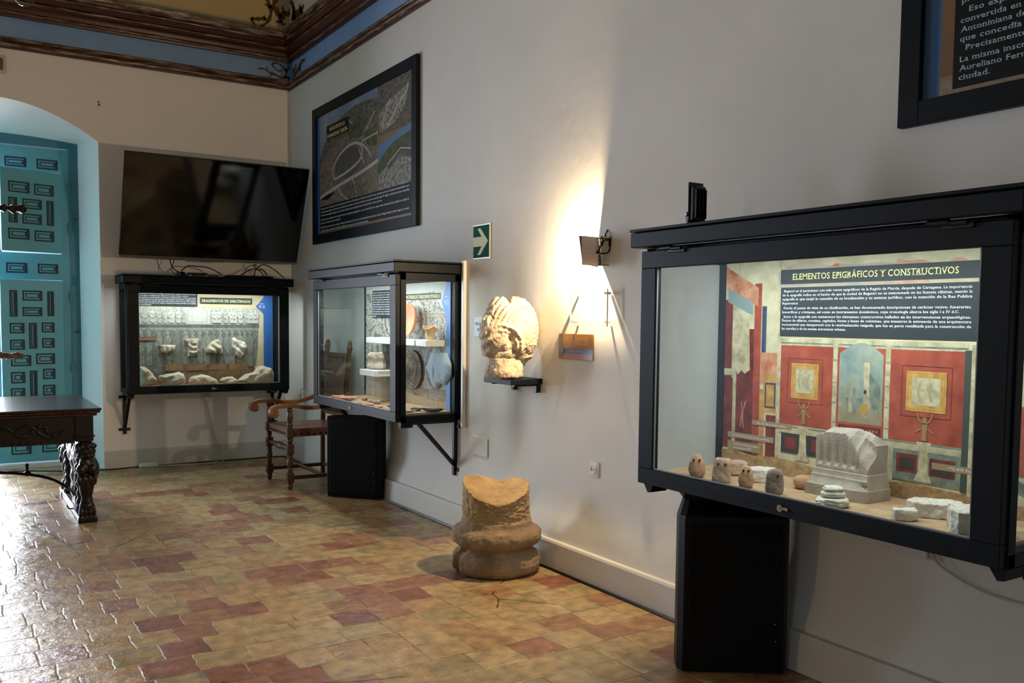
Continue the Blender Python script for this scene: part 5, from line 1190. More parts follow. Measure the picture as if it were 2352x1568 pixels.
bm = bmn(); tube(bm, [(-.05, -7.28, .74), (-.035, -7.33, .60), (-.03, -7.40, .555), (-.03, -7.50, .525), (-.03, -7.62, .515), (-.03, -7.9, .53), (-.03, -8.2, .60)], .0045, 8, 8)
tag(obj('wall_cable', bm, M_wcable), 'thin cable sagging across the wall below the largest display case', 'cable')
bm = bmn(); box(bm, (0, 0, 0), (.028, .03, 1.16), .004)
tag(place(obj('lit_edge_strip', bm, M_white), (-.016, -3.745, 1.275)), 'narrow white strip added for the lit edge beside the middle display case', 'edge strip')  # added strip, stands in for the bright lit edge beside the case

# ------------------------------------------------------------------ armchair
ch = thing('armchair', 'wooden armchair with brown leather seat, turned legs and scrolled armrests', 'armchair', (-.385, -1.565, 0), -PI/2)
def turned(bm, x, y, z0, z1, blocks, r=.026, b_=.029):
    """turned post with square blocks"""
    cuts = [z0] + [c for q_ in blocks for c in q_] + [z1]
    for i in range(0, len(cuts), 2):
        a, c = cuts[i], cuts[i+1]; h = c-a
        if h < .01: continue
        pr = [(.018, 0), (.024, .04), (.017, .10), (.027, .16), (.017, .24), (.020, .30), (.026, .48), (.024, .66), (.017, .76), (.027, .84), (.018, .91), (.024, 1.0)]
        if h < .09: pr = [(.014, 0), (.018, .25), (.026, .5), (.019, .7), (.026, .85), (.02, 1)]
        lathe(bm, [(r_*r/.026, a+f*h) for r_, f in pr], (x, y, 0), 16)
    for a, c in blocks: box(bm, (x, y, (a+c)/2), (b_*2, b_*2, c-a), .007)
for sx in (-1, 1):
    bm = bmn(); turned(bm, .285*sx, -.245, 0, .698, [(.06, .145), (.30, .385), (.44, .52)]); obj('front_leg', bm, M_oakd, ch)
    bm = bmn(); x = .27*sx
    pts = [(x, .245, 0), (x, .245, .45), (x, .25, .62), (x, .265, .9), (x, .29, 1.16)]
    sweep(bm, pts, [(-.016, -.016), (.016, -.016), (.016, .016), (-.016, .016)], up=Vector((0, 1, 0))); obj('back_post', bm, M_oakd, ch)
    bm = bmn()
    for i, (dy, z, r) in enumerate(((.29, 1.16, .022), (.292, 1.185, .028), (.294, 1.205, .017), (.296, 1.225, .022), (.298, 1.245, .013))): sph(bm, (x, dy, z), r, (1, 1, 1), 12)
    for a in range(5): sph(bm, (x-.03*sx, .285+.003*a, 1.13+a*.02), .014, seg=8)
    obj('finial', remesh(bm, .006, 1, .003, 40), M_oakd, ch)
    # arm: wavy rail ending in a scroll
    bm = bmn(); x = .285*sx
    P = smoothpts([(x, .285, .80), (x, .17, .735), (x, .03, .695), (x, -.10, .690), (x, -.20, .708), (x, -.30, .712), (x, -.365, .705), (x, -.405, .680), (x, -.405, .648), (x, -.375, .630), (x, -.350, .645), (x, -.358, .668)], 7)
    n = len(P); sweep(bm, P, [(-.030, -.014), (-.022, -.018), (.022, -.018), (.030, -.014), (.030, .012), (.02, .016), (.006, .012), (0, .016), (-.006, .012), (-.02, .016), (-.030, .012)], up=Vector((1, 0, 0)).cross(Vector((0, 1, 0))), scales=[1-.45*max(0, (i/n-.75)/.25) for i in range(n)])
    cyl(bm, (x, -.372, .662), .024, .056, 'x', 20); obj('armrest', bm, M_oak, ch)
    bm = bmn(); box(bm, (.285*sx, 0, .10), (.022, .46, .032), .003); obj('side_stretcher', bm, M_oakd, ch)
bm = bmn(); box(bm, (0, .03, .105), (.56, .032, .022), .003); obj('cross_stretcher', bm, M_oakd, ch)
bm = bmn(); M = Matrix.Rotation(PI/2, 3, 'Y')
lathe(bm, [(.014, -.26), (.018, -.22), (.014, -.18), (.024, -.14), (.016, -.10), (.027, -.06), (.030, 0), (.027, .06), (.016, .10), (.024, .14), (.014, .18), (.018, .22), (.014, .26)], (0, -.245, .345), 16, M)
obj('front_stretcher', bm, M_oakd, ch)
bm = bmn(); nx = 14
g = [[bm.verts.new((-.285+.57*i/nx, -.255+.53*j/nx, .515-.022*math.sin(PI*i/nx)**.7*math.sin(PI*j/nx)**.7)) for j in range(nx+1)] for i in range(nx+1)]
for i in range(nx):
    for j in range(nx): bm.faces.new((g[i][j], g[i+1][j], g[i+1][j+1], g[i][j+1]))
rim = [g[i][0] for i in range(nx)]+[g[nx][j] for j in range(nx)]+[g[i][nx] for i in range(nx, 0, -1)]+[g[0][j] for j in range(nx, 0, -1)]
low = [bm.verts.new((v.co.x*1.01, v.co.y*1.01, .445)) for v in rim]
for k in range(len(rim)): bm.faces.new((rim[k], low[k], low[(k+1) % len(rim)], rim[(k+1) % len(rim)]))
bm.faces.new(low); seat = obj('leather_seat', bm, M_leather, ch)
def nail(p, sc, par):
    bm = bmn(); sph(bm, p, .010, sc, 8); obj('stud_nail', bm, M_stud, par)
for k in range(9): nail((-.25+k*.0625, -.262, .468), (1, .6, 1), seat)
for k in range(8):
    for sx in (-1, 1): nail((.291*sx, -.20+k*.055, .468), (.6, 1, 1), seat)
bm = bmn()
P = [(.238, .76), (.246, .92), (.274, 1.145)]
a = [[bm.verts.new((x, y-.03+.012*(1 if x else 0), z)) for y, z in P] for x in (-.292, 0, .292)]
for i in range(2):
    for j in range(2): bm.faces.new((a[i][j], a[i+1][j], a[i+1][j+1], a[i][j+1]))
r = bmesh.ops.solidify(bm, geom=bm.faces[:], thickness=.012); bk_ = obj('leather_back', bm, M_leatherd, ch)
for z in (.79, 1.105):
    for k in range(11): nail((-.27+k*.054, .232+(z-.76)*.10-.032, z), (1, .6, 1), bk_)
bm = bmn()
for k in range(17): tube(bm, [(-.27+k*.034, .208, .77), (-.272+k*.034, .206, .73), (-.266+k*.034, .204, .685+.012*(k % 2))], .009, 6, 3)
obj('fringe', bm, M_leatherd, bk_)
bm = bmn(); box(bm, (0, .25, .60), (.54, .025, .03), .004); box(bm, (0, .247, .47), (.54, .03, .05), .004); box(bm, (0, .245, .11), (.54, .02, .03), .003)
obj('back_rail', bm, M_oak, ch)
bm = bmn()
for k in range(14): lathe(bm, [(.005, .610), (.009, .62), (.006, .63), (.009, .645), (.005, .655)], (-.235+k*.036, .25, 0), 8)
box(bm, (0, .252, .665), (.54, .022, .02), .003); obj('spindle_row', bm, M_oakd, ch)

# ------------------------------------------------------------------ loudspeakers
M_grille = mat('speaker_grille', '#020203', .6, spec=.2, col2='#060708', scale=220, bump=.6, bscale=260)
def speaker(label, loc, rz, w_, d_, h, hood):
    t = thing('loudspeaker', label, 'loudspeaker', loc, rz, 'black floor loudspeakers')
    bm = bmn(); wb_ = w_*.5
    o_ = [(-w_/2, .03), (-w_/2+.02, 0), (w_/2-.02, 0), (w_/2, .03), (w_/2, .10), (wb_/2, d_), (-wb_/2, d_), (-w_/2, .10)]
    lv = [(0, 1), (.012, 1), (h, 1)]
    rings = []
    for z, k in ((.008, .985), (.02, 1), (h-.012, 1), (h, .985)): rings.append([bm.verts.new((x*k, y*k+(1-k)*.1, z)) for x, y in o_])
    if hood: rings.append([bm.verts.new((x*.86, .07+y*.8, h+hood)) for x, y in o_])
    n = 8
    for a, b in zip(rings, rings[1:]):
        for k in range(n): bm.faces.new((a[k], a[(k+1) % n], b[(k+1) % n], b[k]))
    bm.faces.new(rings[0][::-1]); bm.faces.new(rings[-1]); obj('cabinet', bm, M_spk, t, smooth=25)
    bm = bmn(); box(bm, (0, -.004, h/2), (w_-.075, .012, h-.06), .005)
    obj('grille', bm, M_grille, t, smooth=25)
    bm = bmn(); [sph(bm, (x, -.011, z), .0035, (1, .5, 1), 6) for x, z in ((w_/2-.06, h*.33), (w_/2-.055, h*.22))]; obj('screw', bm, M_chrome, t)
    bm = bmn(); [cyl(bm, (x, y, .004), .018, .008, seg=12) for x in (-wb_/2+.03, wb_/2-.03) for y in (.04, d_-.05)]; obj('rubber_foot', bm, M_cable, t)
    return t
speaker('black loudspeaker on the floor beside the armchair', (-.315, -2.46, 0), math.radians(-47), .485, .20, .655, 0)
speaker('black loudspeaker on the floor under the largest display case', (-.353, -6.658, 0), math.radians(-34.4), .453, .32, .655, .055)

# ------------------------------------------------------------------ wall shelf with the sculpture
bm = bmn(); box(bm, (0, -.114, 0), (.325, .226, .034), .003); sh_ = thing('wall_shelf', 'dark metal wall shelf carrying the veiled stone sculpture', 'shelf', (-.0, -4.548, 1.078), -PI/2)
obj('board', bm, M_frame, sh_)
for x in (.13, -.13): bm = bmn(); box(bm, (x, -.02, -.04), (.03, .03, .06), .002); box(bm, (x, -.1, -.022), (.02, .18, .012)); obj('support', bm, M_black, sh_)
HR = math.radians(-32.2)
hd = thing('veiled_sculpture', 'weathered veiled stone sculpture fragment standing on the dark wall shelf', 'sculpture', (-.182, -4.60, 1.096), HR)
bm = bmn()
sph(bm, (.01, .01, .30), .158, (1.08, .82, 1.22), 32); sph(bm, (.06, .01, .27), .13, (.95, .9, 1.25), 24); sph(bm, (-.07, -.01, .27), .11, (1, .9, 1.35), 24)
sph(bm, (.03, .0, .40), .10, (1.1, .9, .95), 20); sph(bm, (-.045, .0, .42), .075, (1, .9, 1), 20); sph(bm, (-.02, .01, .17), .115, (1.25, .85, .9), 24); sph(bm, (.07, .01, .14), .08, (1, .9, 1), 20)
sph(bm, (-.03, -.085, .255), .085, (1.15, .5, 1.0), 24)
def hf(c):
    d = 0; x, z = c.x, c.z; front = max(0, min(1, (.04-c.y)/.05))
    sm = lambda e0, e1, t: max(0, min(1, (t-e0)/(e1-e0)))
    # folds of the veil fanning over the upper left, arcs round a point low on the right
    r1 = math.hypot(x-.16, (z-.235)*.9); a1 = sm(.285, .32, z+.25*x)*sm(.085, .05, x)
    d += .0062*a1*(abs(math.sin(r1*110))*2-1)*front*(.6+.4*math.sin(x*30+z*20))
    # thick arched hem across the middle, sloping down to the right
    r2 = math.hypot((x+.035)*.95, z-.205)
    for R_, w_, h_ in ((.112, .013, .018), (.085, .010, .011)):
        if z > .19-x*.4: d += h_*math.exp(-((r2-R_)/w_)**2)*sm(.11, .08, x)*front
    # lower left cloth: diagonal soft folds
    a3 = sm(.275, .24, z)*sm(.02, -.02, x)*sm(.09, .13, z)
    d += .006*a3*math.sin((z-x*.75)*85)*front
    # deep hollow below the hem, curl of stone beside it
    d -= .034*math.exp(-((x-.02-.1*(.24-z))/.022)**2-((z-.235)/.045)**2)*front
    d += .016*math.exp(-((x-.045)/.02)**2-((z-.205)/.025)**2)*front
    d += .012*math.exp(-((x-.01)/.03)**2-((z-.15)/.03)**2)*front
    if x > .05: d += .0045*noise.fractal(c*70, 1, 2, 3)
    d -= .026*math.exp(-((x-.0)/.012)**2-((z-.490)/.028)**2)
    d -= .02*sm(.13, .10, z)*sm(.05, .12, x)
    return d
hb = remesh(bm, .0045, 2, .010, 8, hf, 2, .003, 60)
for v in hb.verts: v.co.z = max(v.co.z, .085-v.co.x*.35)
obj('carved_mass', hb, M_lime, hd, smooth=60)
bm = bmn(); lathe(bm, [(.106, 0), (.116, .01), (.116, .05), (.112, .085), (.105, .12), (.08, .13)], (-.022, .012, 0), 24)
nb = remesh(bm, .006, 6, .008, 12, None, 1, .003, 50)
mz = .0
for v in nb.verts: v.co.z = max(v.co.z, mz)
obj('lower_block', nb, M_lime, hd, smooth=60)

# ------------------------------------------------------------------ column base on the floor
cb_ = thing('column_base', 'weathered ochre stone column base standing on the tiled floor', 'column base', (-.385, -4.815, 0), HR)
prof = [(.20, 0), (.232, .006), (.250, .03), (.256, .06), (.250, .095), (.238, .112), (.214, .124), (.203, .138), (.205, .154), (.230, .164), (.254, .182), (.264, .205), (.260, .232), (.244, .250), (.222, .262), (.210, .272), (.203, .285), (.203, .300), (.198, .306), (.194, .33), (.193, .42), (.192, .60)]
# resample
PR = []
for (r0, z0), (r1, z1) in zip(prof, prof[1:]):
    k = max(1, int(max(abs(r1-r0), abs(z1-z0))/.008))
    for i in range(k): PR.append((r0+(r1-r0)*i/k, z0+(z1-z0)*i/k))
PR.append(prof[-1])
bm = bmn(); seg = 180; rings = []
def ctop(x, y): R = .193; return .462+.046*y/R+.05*(x/R)**2-.012*x/R - .016*math.exp(-((x+.0)/.06)**2)*max(0, y/R) + .010*noise.fractal(Vector((x*9, y*9, 1)), 1, 2, 4)+.004*noise.noise(Vector((x*60, y*60, 2)))
for r, z in PR:
    row = []
    for k in range(seg):
        a = 2*PI*k/seg; p = Vector((r*math.cos(a), r*math.sin(a), z))
        dd = .008*noise.fractal(p*7+Vector((3, 1, 4)), 1, 2, 5)+.005*noise.fractal(p*42, 1, 2, 4)-.006*max(0, noise.noise(p*24+Vector((8, 2, 6)))-.35)/.3
        if z > .31: dd += -.004*abs(noise.noise(Vector((a*6, z*6, 2))))
        ang = math.degrees(a) % 360
        if z < .155 and 196 < ang < 218: dd -= .028*min(1, (ang-196)/3)*min(1, (218-ang)/8)
        if 188 < ang < 200 and z < .16: dd += .004
        if .17 < z < .25 and 268 < ang < 292: dd -= .008
        rr_ = r+dd; x, y = rr_*math.cos(a), rr_*math.sin(a)
        zz = z
        if z > .31: t_ = (z-.31)/.29; zz = .31+(ctop(x, y)-.31)*t_
        row.append(bm.verts.new((x, y, zz)))
    rings.append(row)
for a, b in zip(rings, rings[1:]):
    for k in range(seg): bm.faces.new((a[k], a[(k+1) % seg], b[(k+1) % seg], b[k]))
prev = rings[-1]
for j in range(1, 22):
    f = 1-j/22; row = []
    for v in rings[-1]:
        x, y = v.co.x*f, v.co.y*f
        row.append(bm.verts.new((x, y, ctop(x, y)+(.006 if j > 1 else 0)-.02*math.exp(-((x+.02)**2+(y-.02)**2)/.003))))
    for k in range(seg): bm.faces.new((prev[k], prev[(k+1) % seg], row[(k+1) % seg], row[k]))
    prev = row
bm.faces.new(prev); bm.faces.new(rings[0][::-1])
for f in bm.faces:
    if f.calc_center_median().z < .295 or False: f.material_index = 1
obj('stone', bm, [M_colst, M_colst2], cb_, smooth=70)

# ------------------------------------------------------------------ sign, labels, plaque
sg = thing('exit_arrow_sign', 'green sign with a cream arrow pointing right on the right wall', 'sign', (-.002, -3.97, 1.971), -PI/2)
bm = bmn(); box(bm, (0, -.006, 0), (.222, .006, .232), .001); obj('clear_backing', bm, mat('acrylic_edge', '#c9cbbd', .3), sg)
bm = bmn(); box(bm, (0, -.011, 0), (.205, .004, .212), .0005); obj('green_plate', bm, M_green, sg)
p = Print(); p.poly([(-.10, -.032), (.01, -.032), (-.045, -.088), (-.005, -.088), (.096, 0), (-.005, .088), (-.045, .088), (.01, .032), (-.10, .032)], M_greenw)
shiftprint(p.done('arrow', sg), -.0135)
lb = thing('wall_label', 'white wall label half hidden behind the stone head', 'label', (0, -4.06, 1.40), -PI/2)
bm = bmn(); box(bm, (0, -.003, 0), (.37, .005, .135), .001); obj('card', bm, mat('label_white', '#c8d2da', .5), lb)
lettering('lettering', [('FRAGMENTO DE ESTATUA', -.175, .012, .026, .34), ('VESTIDA CON TÚNICA', -.15, -.028, .026, .29)], M_inkd, lb, .0065)
lb = thing('info_label', 'small orange and blue information label right of the stone head', 'label', (0, -5.052, 1.299), -PI/2)
bm = bmn(); box(bm, (0, -.004, 0), (.335, .006, .148), .001); obj('acrylic_card', bm, mat('label_orange', '#b07a3e', .12, col2='#a06a34', scale=6), lb)
p = Print(); p.poly([(-.167, .073), (-.14, .073), (-.135, .02), (-.10, -.015), (-.135, -.045), (-.14, -.073), (-.167, -.073)], mat('label_grey_blue', '#78818f', .3)); p.rect(-.11, .167, -.040, -.012, mat('label_blue', '#3a4a78', .3)); p.poly([(-.135, -.073), (-.10, -.04), (.167, -.04), (.167, -.073)], mat('label_brown', '#9a5c2c', .3))
p.poly([(-.118, -.008), (-.10, -.012), (-.10, -.040), (-.13, -.045)], mat('label_dark_blue', '#2c3655', .3))
shiftprint(p.done('print', lb), -.008)
lettering('lettering', [('ESCULTURA ROMANA', -.055, -.031, .013, .15), ('V.1', -.148, -.03, .016, .03)]+[(s, -.10, .05-i*.0125, .009, .22 if i < 4 else .13) for i, s in enumerate(['Fragmento de escultura romana de bulto', 'redondo que representa una figura', 'vestida con túnica y manto cuyos', 'pliegues caen desde el hombro', 'siglos I-II d.C.'])], mat('ink_cream', '#dccba8', .5), lb, .0095)
pq = thing('acrylic_plaque', 'clear acrylic plaque held off the wall by four metal studs below the lamp', 'plaque', (0, -5.22, 1.521), -PI/2)
M_acr = glass_mat('acrylic', (.985, .985, .98, 1), .8)
bm = bmn(); box(bm, (0, -.042, 0), (.34, .008, .205), .001); obj('acrylic_sheet', bm, M_acr, pq)
bm = bmn()
for a in ((-.17, .17, .100, .1025), (-.17, .17, -.1025, -.100)): bx(bm, a[0], a[1], -.047, -.038, a[2], a[3])
for x in (-.17, .168): bx(bm, x, x+.002, -.047, -.038, -.1025, .1025)
obj('polished_edge', bm, mat('acrylic_bright_edge', '#efe6d0', .25), pq, smooth=0)
for x in (-.145, .145):
    for z in (-.078, .078):
        bm = bmn(); cyl(bm, (x, -.022, z), .008, .036, 'y', 16); cyl(bm, (x, -.050, z), .010, .008, 'y', 16); obj('stud', bm, M_chrome, pq)
p = Print(); li = mat('engraved_line', '#a79c86', .6)
for L_ in ([(-.12, .02), (-.06, .035), (-.06, -.03), (-.12, -.05)], [(-.05, -.03), (-.05, .065), (.02, .075), (.02, -.03)], [(-.02, .045), (-.02, .07)], [(.03, .03), (.10, .03), (.10, -.03), (.03, -.03), (.03, .03)], [(-.11, .0), (-.10, -.02), (-.12, -.03)], [(.02, .0), (.13, .01)], [(-.12, -.05), (.0, -.03), (.13, -.035)]): p.line(L_, .0015, li)
shiftprint(p.done('engraving', pq), -.0475)
lettering('lettering', [('SALA DE BEGASTRI', 0, -.08, .012, .11)], li, pq, .049, serif=False)

# ------------------------------------------------------------------ wall lamp
def shade_mat():
    m = mat('grey_ribbed_shade', '#cfc6bc', .7); nt = m.node_tree; n = nt.nodes; L = nt.links; b = n['Principled BSDF']; out = n['Material Output']
    t = n.new('ShaderNodeBsdfTranslucent'); t.inputs[0].default_value = hexc('#c9b79f'); mx = n.new('ShaderNodeMixShader'); mx.inputs[0].default_value = .05
    L.new(b.outputs[0], mx.inputs[1]); L.new(t.outputs[0], mx.inputs[2]); L.new(mx.outputs[0], out.inputs[0]); return m
sc_ = thing('wall_lamp', 'wrought iron wall lamp with ribbed shade glowing on the right wall', 'wall lamp', (0, -5.26, 1.83), -PI/2)
# local X = -y (towards camera end), Y = towards wall
bm = bmn(); rows = []
for i in range(13):
    t_ = i/12; x = .085-.05*t_**2*1.0; y = -.075-.075*t_
    rows.append([(x, y)])
gr = []
for i in range(13):
    x, y = rows[i][0]; col_ = []
    for j in range(31):
        f = j/30; z = .078-.156*f-(.018*(1-i/12)); rip = .0018*math.sin(f*70)
        if j in (0, 30): z += .003*math.sin(i*2.1)
        if i == 0: x2 = x+.003*math.sin(f*40)
        else: x2 = x
        col_.append(bm.verts.new((x2+rip, y, z)))
    gr.append(col_)
for a, b in zip(gr, gr[1:]):
    for j in range(30): bm.faces.new((a[j], a[j+1], b[j+1], b[j]))
bmesh.ops.solidify(bm, geom=bm.faces[:], thickness=.003); obj('ribbed_shade', bm, shade_mat(), sc_)
bm = bmn(); xf(bm, box(bm, (0, 0, 0), (.003, .075, .155)), Matrix.Translation((.083, -.038, -.002))); obj('clear_side_plate', bm, M_acr, sc_, smooth=0)
bm = bmn()
tube(bm, [(.085, -.002, .062), (.086, -.04, .066), (.085, -.078, .06)], .0025, 6, 6); tube(bm, [(.086, -.002, -.078), (.086, -.075, -.078)], .002, 6, 4)
obj('plate_rim', bm, M_black, sc_); bm = bmn()
tube(bm, [(.092, -.004, .045), (.092, -.015, .055), (.092, -.045, .050), (.09, -.085, -.012)], .0045, 8, 8); tube(bm, [(.092, -.003, .055), (.092, .000-.004, .01), (.092, -.02, -.012), (.09, -.06, -.018), (.09, -.085, -.014)], .0045, 8, 8)
tube(bm, [(.092, -.045, .050), (.092, -.06, .045), (.092, -.064, .030), (.092, -.055, .026), (.092, -.05, .036)], .003, 6, 6); sph(bm, (.09, -.085, -.013), .009, seg=10)
tube(bm, [(.092, -.05, .05), (.092, -.06, .075)], .003, 6, 3); box(bm, (.092, -.004, .05), (.02, .006, .05), .002)
obj('iron_bracket', bm, M_black, sc_)
bm = bmn(); xf(bm, box(bm, (0, 0, 0), (.003, .134, .165)), Matrix.Translation((.006, -.069, .0)) @ Matrix.Rotation(math.radians(-13), 4, 'Y')); obj('light_blocker_fin', bm, M_bezel, sc_, smooth=0)  # fin added and tilted to cut the bulb's light to a sharp edge
bm = bmn(); sph(bm, (-.016, -.050, 0), .008, (1, 1, 2.2), 12); obj('bulb', bm, mat('bulb_glow', '#fff1d0', .4, emit=('#ffd79a', 30)), sc_)
d = bpy.data.lights.new('lamp_light', 'POINT'); d.energy = 140; d.color = (1, .73, .43); d.shadow_soft_size = .009
lo = bpy.data.objects.new('lamp_light', d); C.objects.link(lo); lo.parent = sc_; lo.location = (-.022, -.060, 0)
bm = bmn(); tube(bm, [(-.002, 0, .02), (-.012, 0, .0), (-.018, 0, -.01), (-.012, 0, -.018)], .004, 6, 4)
tag(place(obj('wall_hook', bm, M_black), (0, -5.328, 1.925)), 'tiny dark hook on the wall just above the wall lamp', 'hook')

# ------------------------------------------------------------------ floodlight on top of case 1
fl = thing('floodlight', 'small black finned floodlight standing on top of the largest display case', 'floodlight', (-.27, -6.345, 1.8425), -PI/2)
bm = bmn(); box(bm, (-.02, -.03, .115), (.008, .085, .185), .003); obj('front_plate', bm, M_black, fl)
bm = bmn(); box(bm, (-.004, -.03, .115), (.024, .075, .15), .006)
for k in range(4): box(bm, (.013, -.060+k*.019, .113), (.014, .005, .125), .002)
obj('finned_body', bm, M_black, fl)
bm = bmn(); sweep(bm, [(.0, -.09, .065), (.0, -.09, .02), (.03, -.06, .010), (.085, -.02, .008)], [(-.012, -.006), (.012, -.006), (.012, .006), (-.012, .006)]); box(bm, (.09, -.01, .008), (.05, .05, .016), .002); cyl(bm, (.0, -.094, .066), .010, .012, 'y', 12)
obj('bracket_arm', bm, M_black, fl); bm = bmn(); cyl(bm, (.0, -.102, .066), .006, .006, 'y', 12); cyl(bm, (.012, -.08, .018), .010, .006, 'z', 12); obj('bolt', bm, M_chrome, fl)

# ------------------------------------------------------------------ framed panels on the right wall;  u = -y
def poster(label, u0, u1, z0, z1, fw):
    t = thing('framed_panel', label, 'framed panel', (0, 0, 0), -PI/2, 'large dark-framed panels on the right wall'); t.location = (0, -u0, z0)
    W_, H_ = u1-u0, z1-z0
    bm = bmn()
    for a, b, c, d in ((0, fw, 0, H_), (W_-fw, W_, 0, H_), (fw, W_-fw, 0, fw), (fw, W_-fw, H_-fw, H_)): bx(bm, a, b, -.035, -.001, c, d, .002)
    bx(bm, fw-.004, W_-fw+.004, -.010, -.002, fw-.004, H_-fw+.004); obj('frame', bm, M_frame, t, smooth=30)
    return t
p2 = poster('framed aerial photographs panel on the right wall above the middle case', .745, 3.02, 2.155, 3.43, .085)
T_ = Matrix.Translation((-.745, 0, -2.155))
Hl = mat('aerial_hills', '#34352c', .8, col2='#7a7266', scale=16, stretch=(1, 1, 2.4), detail=10); Br = mat('aerial_brown', '#4f443e', .8, col2='#85766c', scale=20, stretch=(3, 1, .5), detail=10); Fd = mat('aerial_fields', '#4c4636', .8, col2='#948674', scale=26, thresh=(.38, .62), detail=12, stretch=(2, 1, .7))
Gn = mat('aerial_green', '#3b4729', .8, col2='#5c5c42', scale=12); Rk = mat('aerial_rocks', '#5a564f', .8, col2='#a09a8e', scale=30, thresh=(.4, .6), detail=12); Rd_ = mat('aerial_road', '#b8b0a6', .8); Sk = mat('aerial_sky', '#4d6480', .6, col2='#8e9cab', scale=2); Skb = mat('aerial_sky_blue', '#4a7098', .6)
Gy = mat('aerial_grass', '#4d4837', .8, col2='#6a6350', scale=18); Wl = mat('aerial_wall', '#5f5a54', .8, col2='#4a4640', scale=10)
p = Print(); p.rect(.825, 2.94, 2.235, 3.35, M_pbrown); p.rect(.825, .90, 2.235, 3.35, M_pblue)
p.rect(.90, 2.26, 2.49, 3.35, Sk)
p.poly([(.90, 2.49), (.90, 2.95), (1.0, 3.06), (1.2, 3.17), (1.45, 3.25), (1.75, 3.29), (2.0, 3.29), (2.26, 3.26), (2.26, 2.49)], Hl)
p.poly([(.90, 2.49), (.90, 2.85), (1.1, 2.97), (1.5, 3.06), (1.9, 3.08), (2.26, 3.05), (2.26, 2.49)], Fd)
p.poly([(1.55, 3.10), (1.8, 3.17), (2.05, 3.12), (1.9, 3.0), (1.65, 3.02)], Gn); p.poly([(1.95, 3.02), (2.24, 3.06), (2.24, 2.88), (2.05, 2.9)], Gn)
p.ell(1.62, 2.80, .42, .21, Br); p.ell(1.60, 2.83, .30, .135, Wl)
p.line([(1.24, 2.78), (1.28, 2.72), (1.4, 2.725), (1.62, 2.75), (1.85, 2.80), (1.92, 2.86), (1.90, 2.93), (1.75, 2.97), (1.55, 2.955), (1.36, 2.90), (1.24, 2.82), (1.24, 2.78)], .022, Rd_, 6)
p.line([(1.90, 2.95), (2.05, 2.86), (2.12, 2.80)], .014, Rd_, 5); p.line([(1.92, 2.96), (2.26, 2.98)], .012, Rd_); p.line([(1.85, 2.9), (1.98, 2.76)], .012, Rd_)
p.line([(.90, 2.585), (1.15, 2.62), (1.5, 2.66), (1.9, 2.70), (2.26, 2.75)], .030, Rd_, 6); p.line([(1.35, 2.64), (1.45, 2.56), (1.6, 2.50)], .016, Rd_, 5); p.line([(1.7, 2.68), (1.78, 2.58), (1.8, 2.53)], .014, Rd_, 4); p.poly([(.90, 2.565), (1.1, 2.55), (1.3, 2.60), (1.1, 2.60)], M_navy)
for r_ in range(5):
    for c_ in range(14): p.ell(1.48+c_*.04+r_*.01, 2.52+r_*.022, .009, .007, M_navy, 6, up=1 if c_ == 0 else 0)
p.line([(2.0, 3.04), (2.1, 3.1), (2.2, 3.16)], .012, Rd_, 3); p.line([(1.3, 3.13), (1.5, 3.19)], .010, Rd_, 3); p.line([(1.6, 3.2), (1.72, 3.14)], .010, Rd_, 3)
p.rect(2.262, 2.94, 2.94, 3.35, Gy); p.poly([(2.27, 3.35), (2.27, 3.18), (2.5, 3.24), (2.94, 3.30), (2.94, 3.35)], Hl); p.poly([(2.27, 3.12), (2.5, 3.2), (2.85, 3.26), (2.78, 3.1), (2.6, 3.0), (2.3, 2.96)], Rk); p.line([(2.45, 2.98), (2.6, 3.1), (2.8, 3.2), (2.83, 3.26)], .014, Rd_, 5)
p.line([(2.34, 3.0), (2.42, 3.12), (2.5, 3.2)], .012, Rd_, 4)
for k in range(12): p.ell(2.62+.025*k, 3.02+.012*((k*7) % 5)+.008*k, .012, .012, Gn, 7, up=1 if k == 0 else 0)
rg = random.Random(3); pts = [(2.262+.0565*k, 2.86+.0075*k+.012*rg.random()) for k in range(13)]
p.poly([(2.262, 2.49)]+pts+[(2.94, 2.49)], Skb); p.poly([(2.262, 2.49), (2.262, 2.72), (2.4, 2.80), (2.6, 2.86), (2.94, 2.90), (2.94, 2.49)], Gn)
p.poly([(2.262, 2.49), (2.262, 2.62), (2.45, 2.68), (2.68, 2.77), (2.94, 2.70), (2.94, 2.49)], Rk); p.poly([(2.44, 2.68), (2.70, 2.78), (2.70, 2.74), (2.48, 2.64)], Wl); p.poly([(2.70, 2.78), (2.94, 2.74), (2.94, 2.68), (2.70, 2.72)], Wl); p.line([(2.44, 2.685), (2.70, 2.785), (2.94, 2.745)], .01, Rd_)
p.rect(.905, 2.94, 2.265, 2.50, M_navy); p.rect(.905, 2.94, 2.235, 2.263, M_pbrown); p.rect(1.08, 1.63, 3.095, 3.225, M_navy)
pr_ = shiftprint(p.done('printed_picture', p2), -.012)
for v in pr_.data.vertices: v.co = T_ @ v.co
def lt(name, L_, m, par, dep, ser=True):
    o = lettering(name, L_, m, par, dep, ser)
    return o
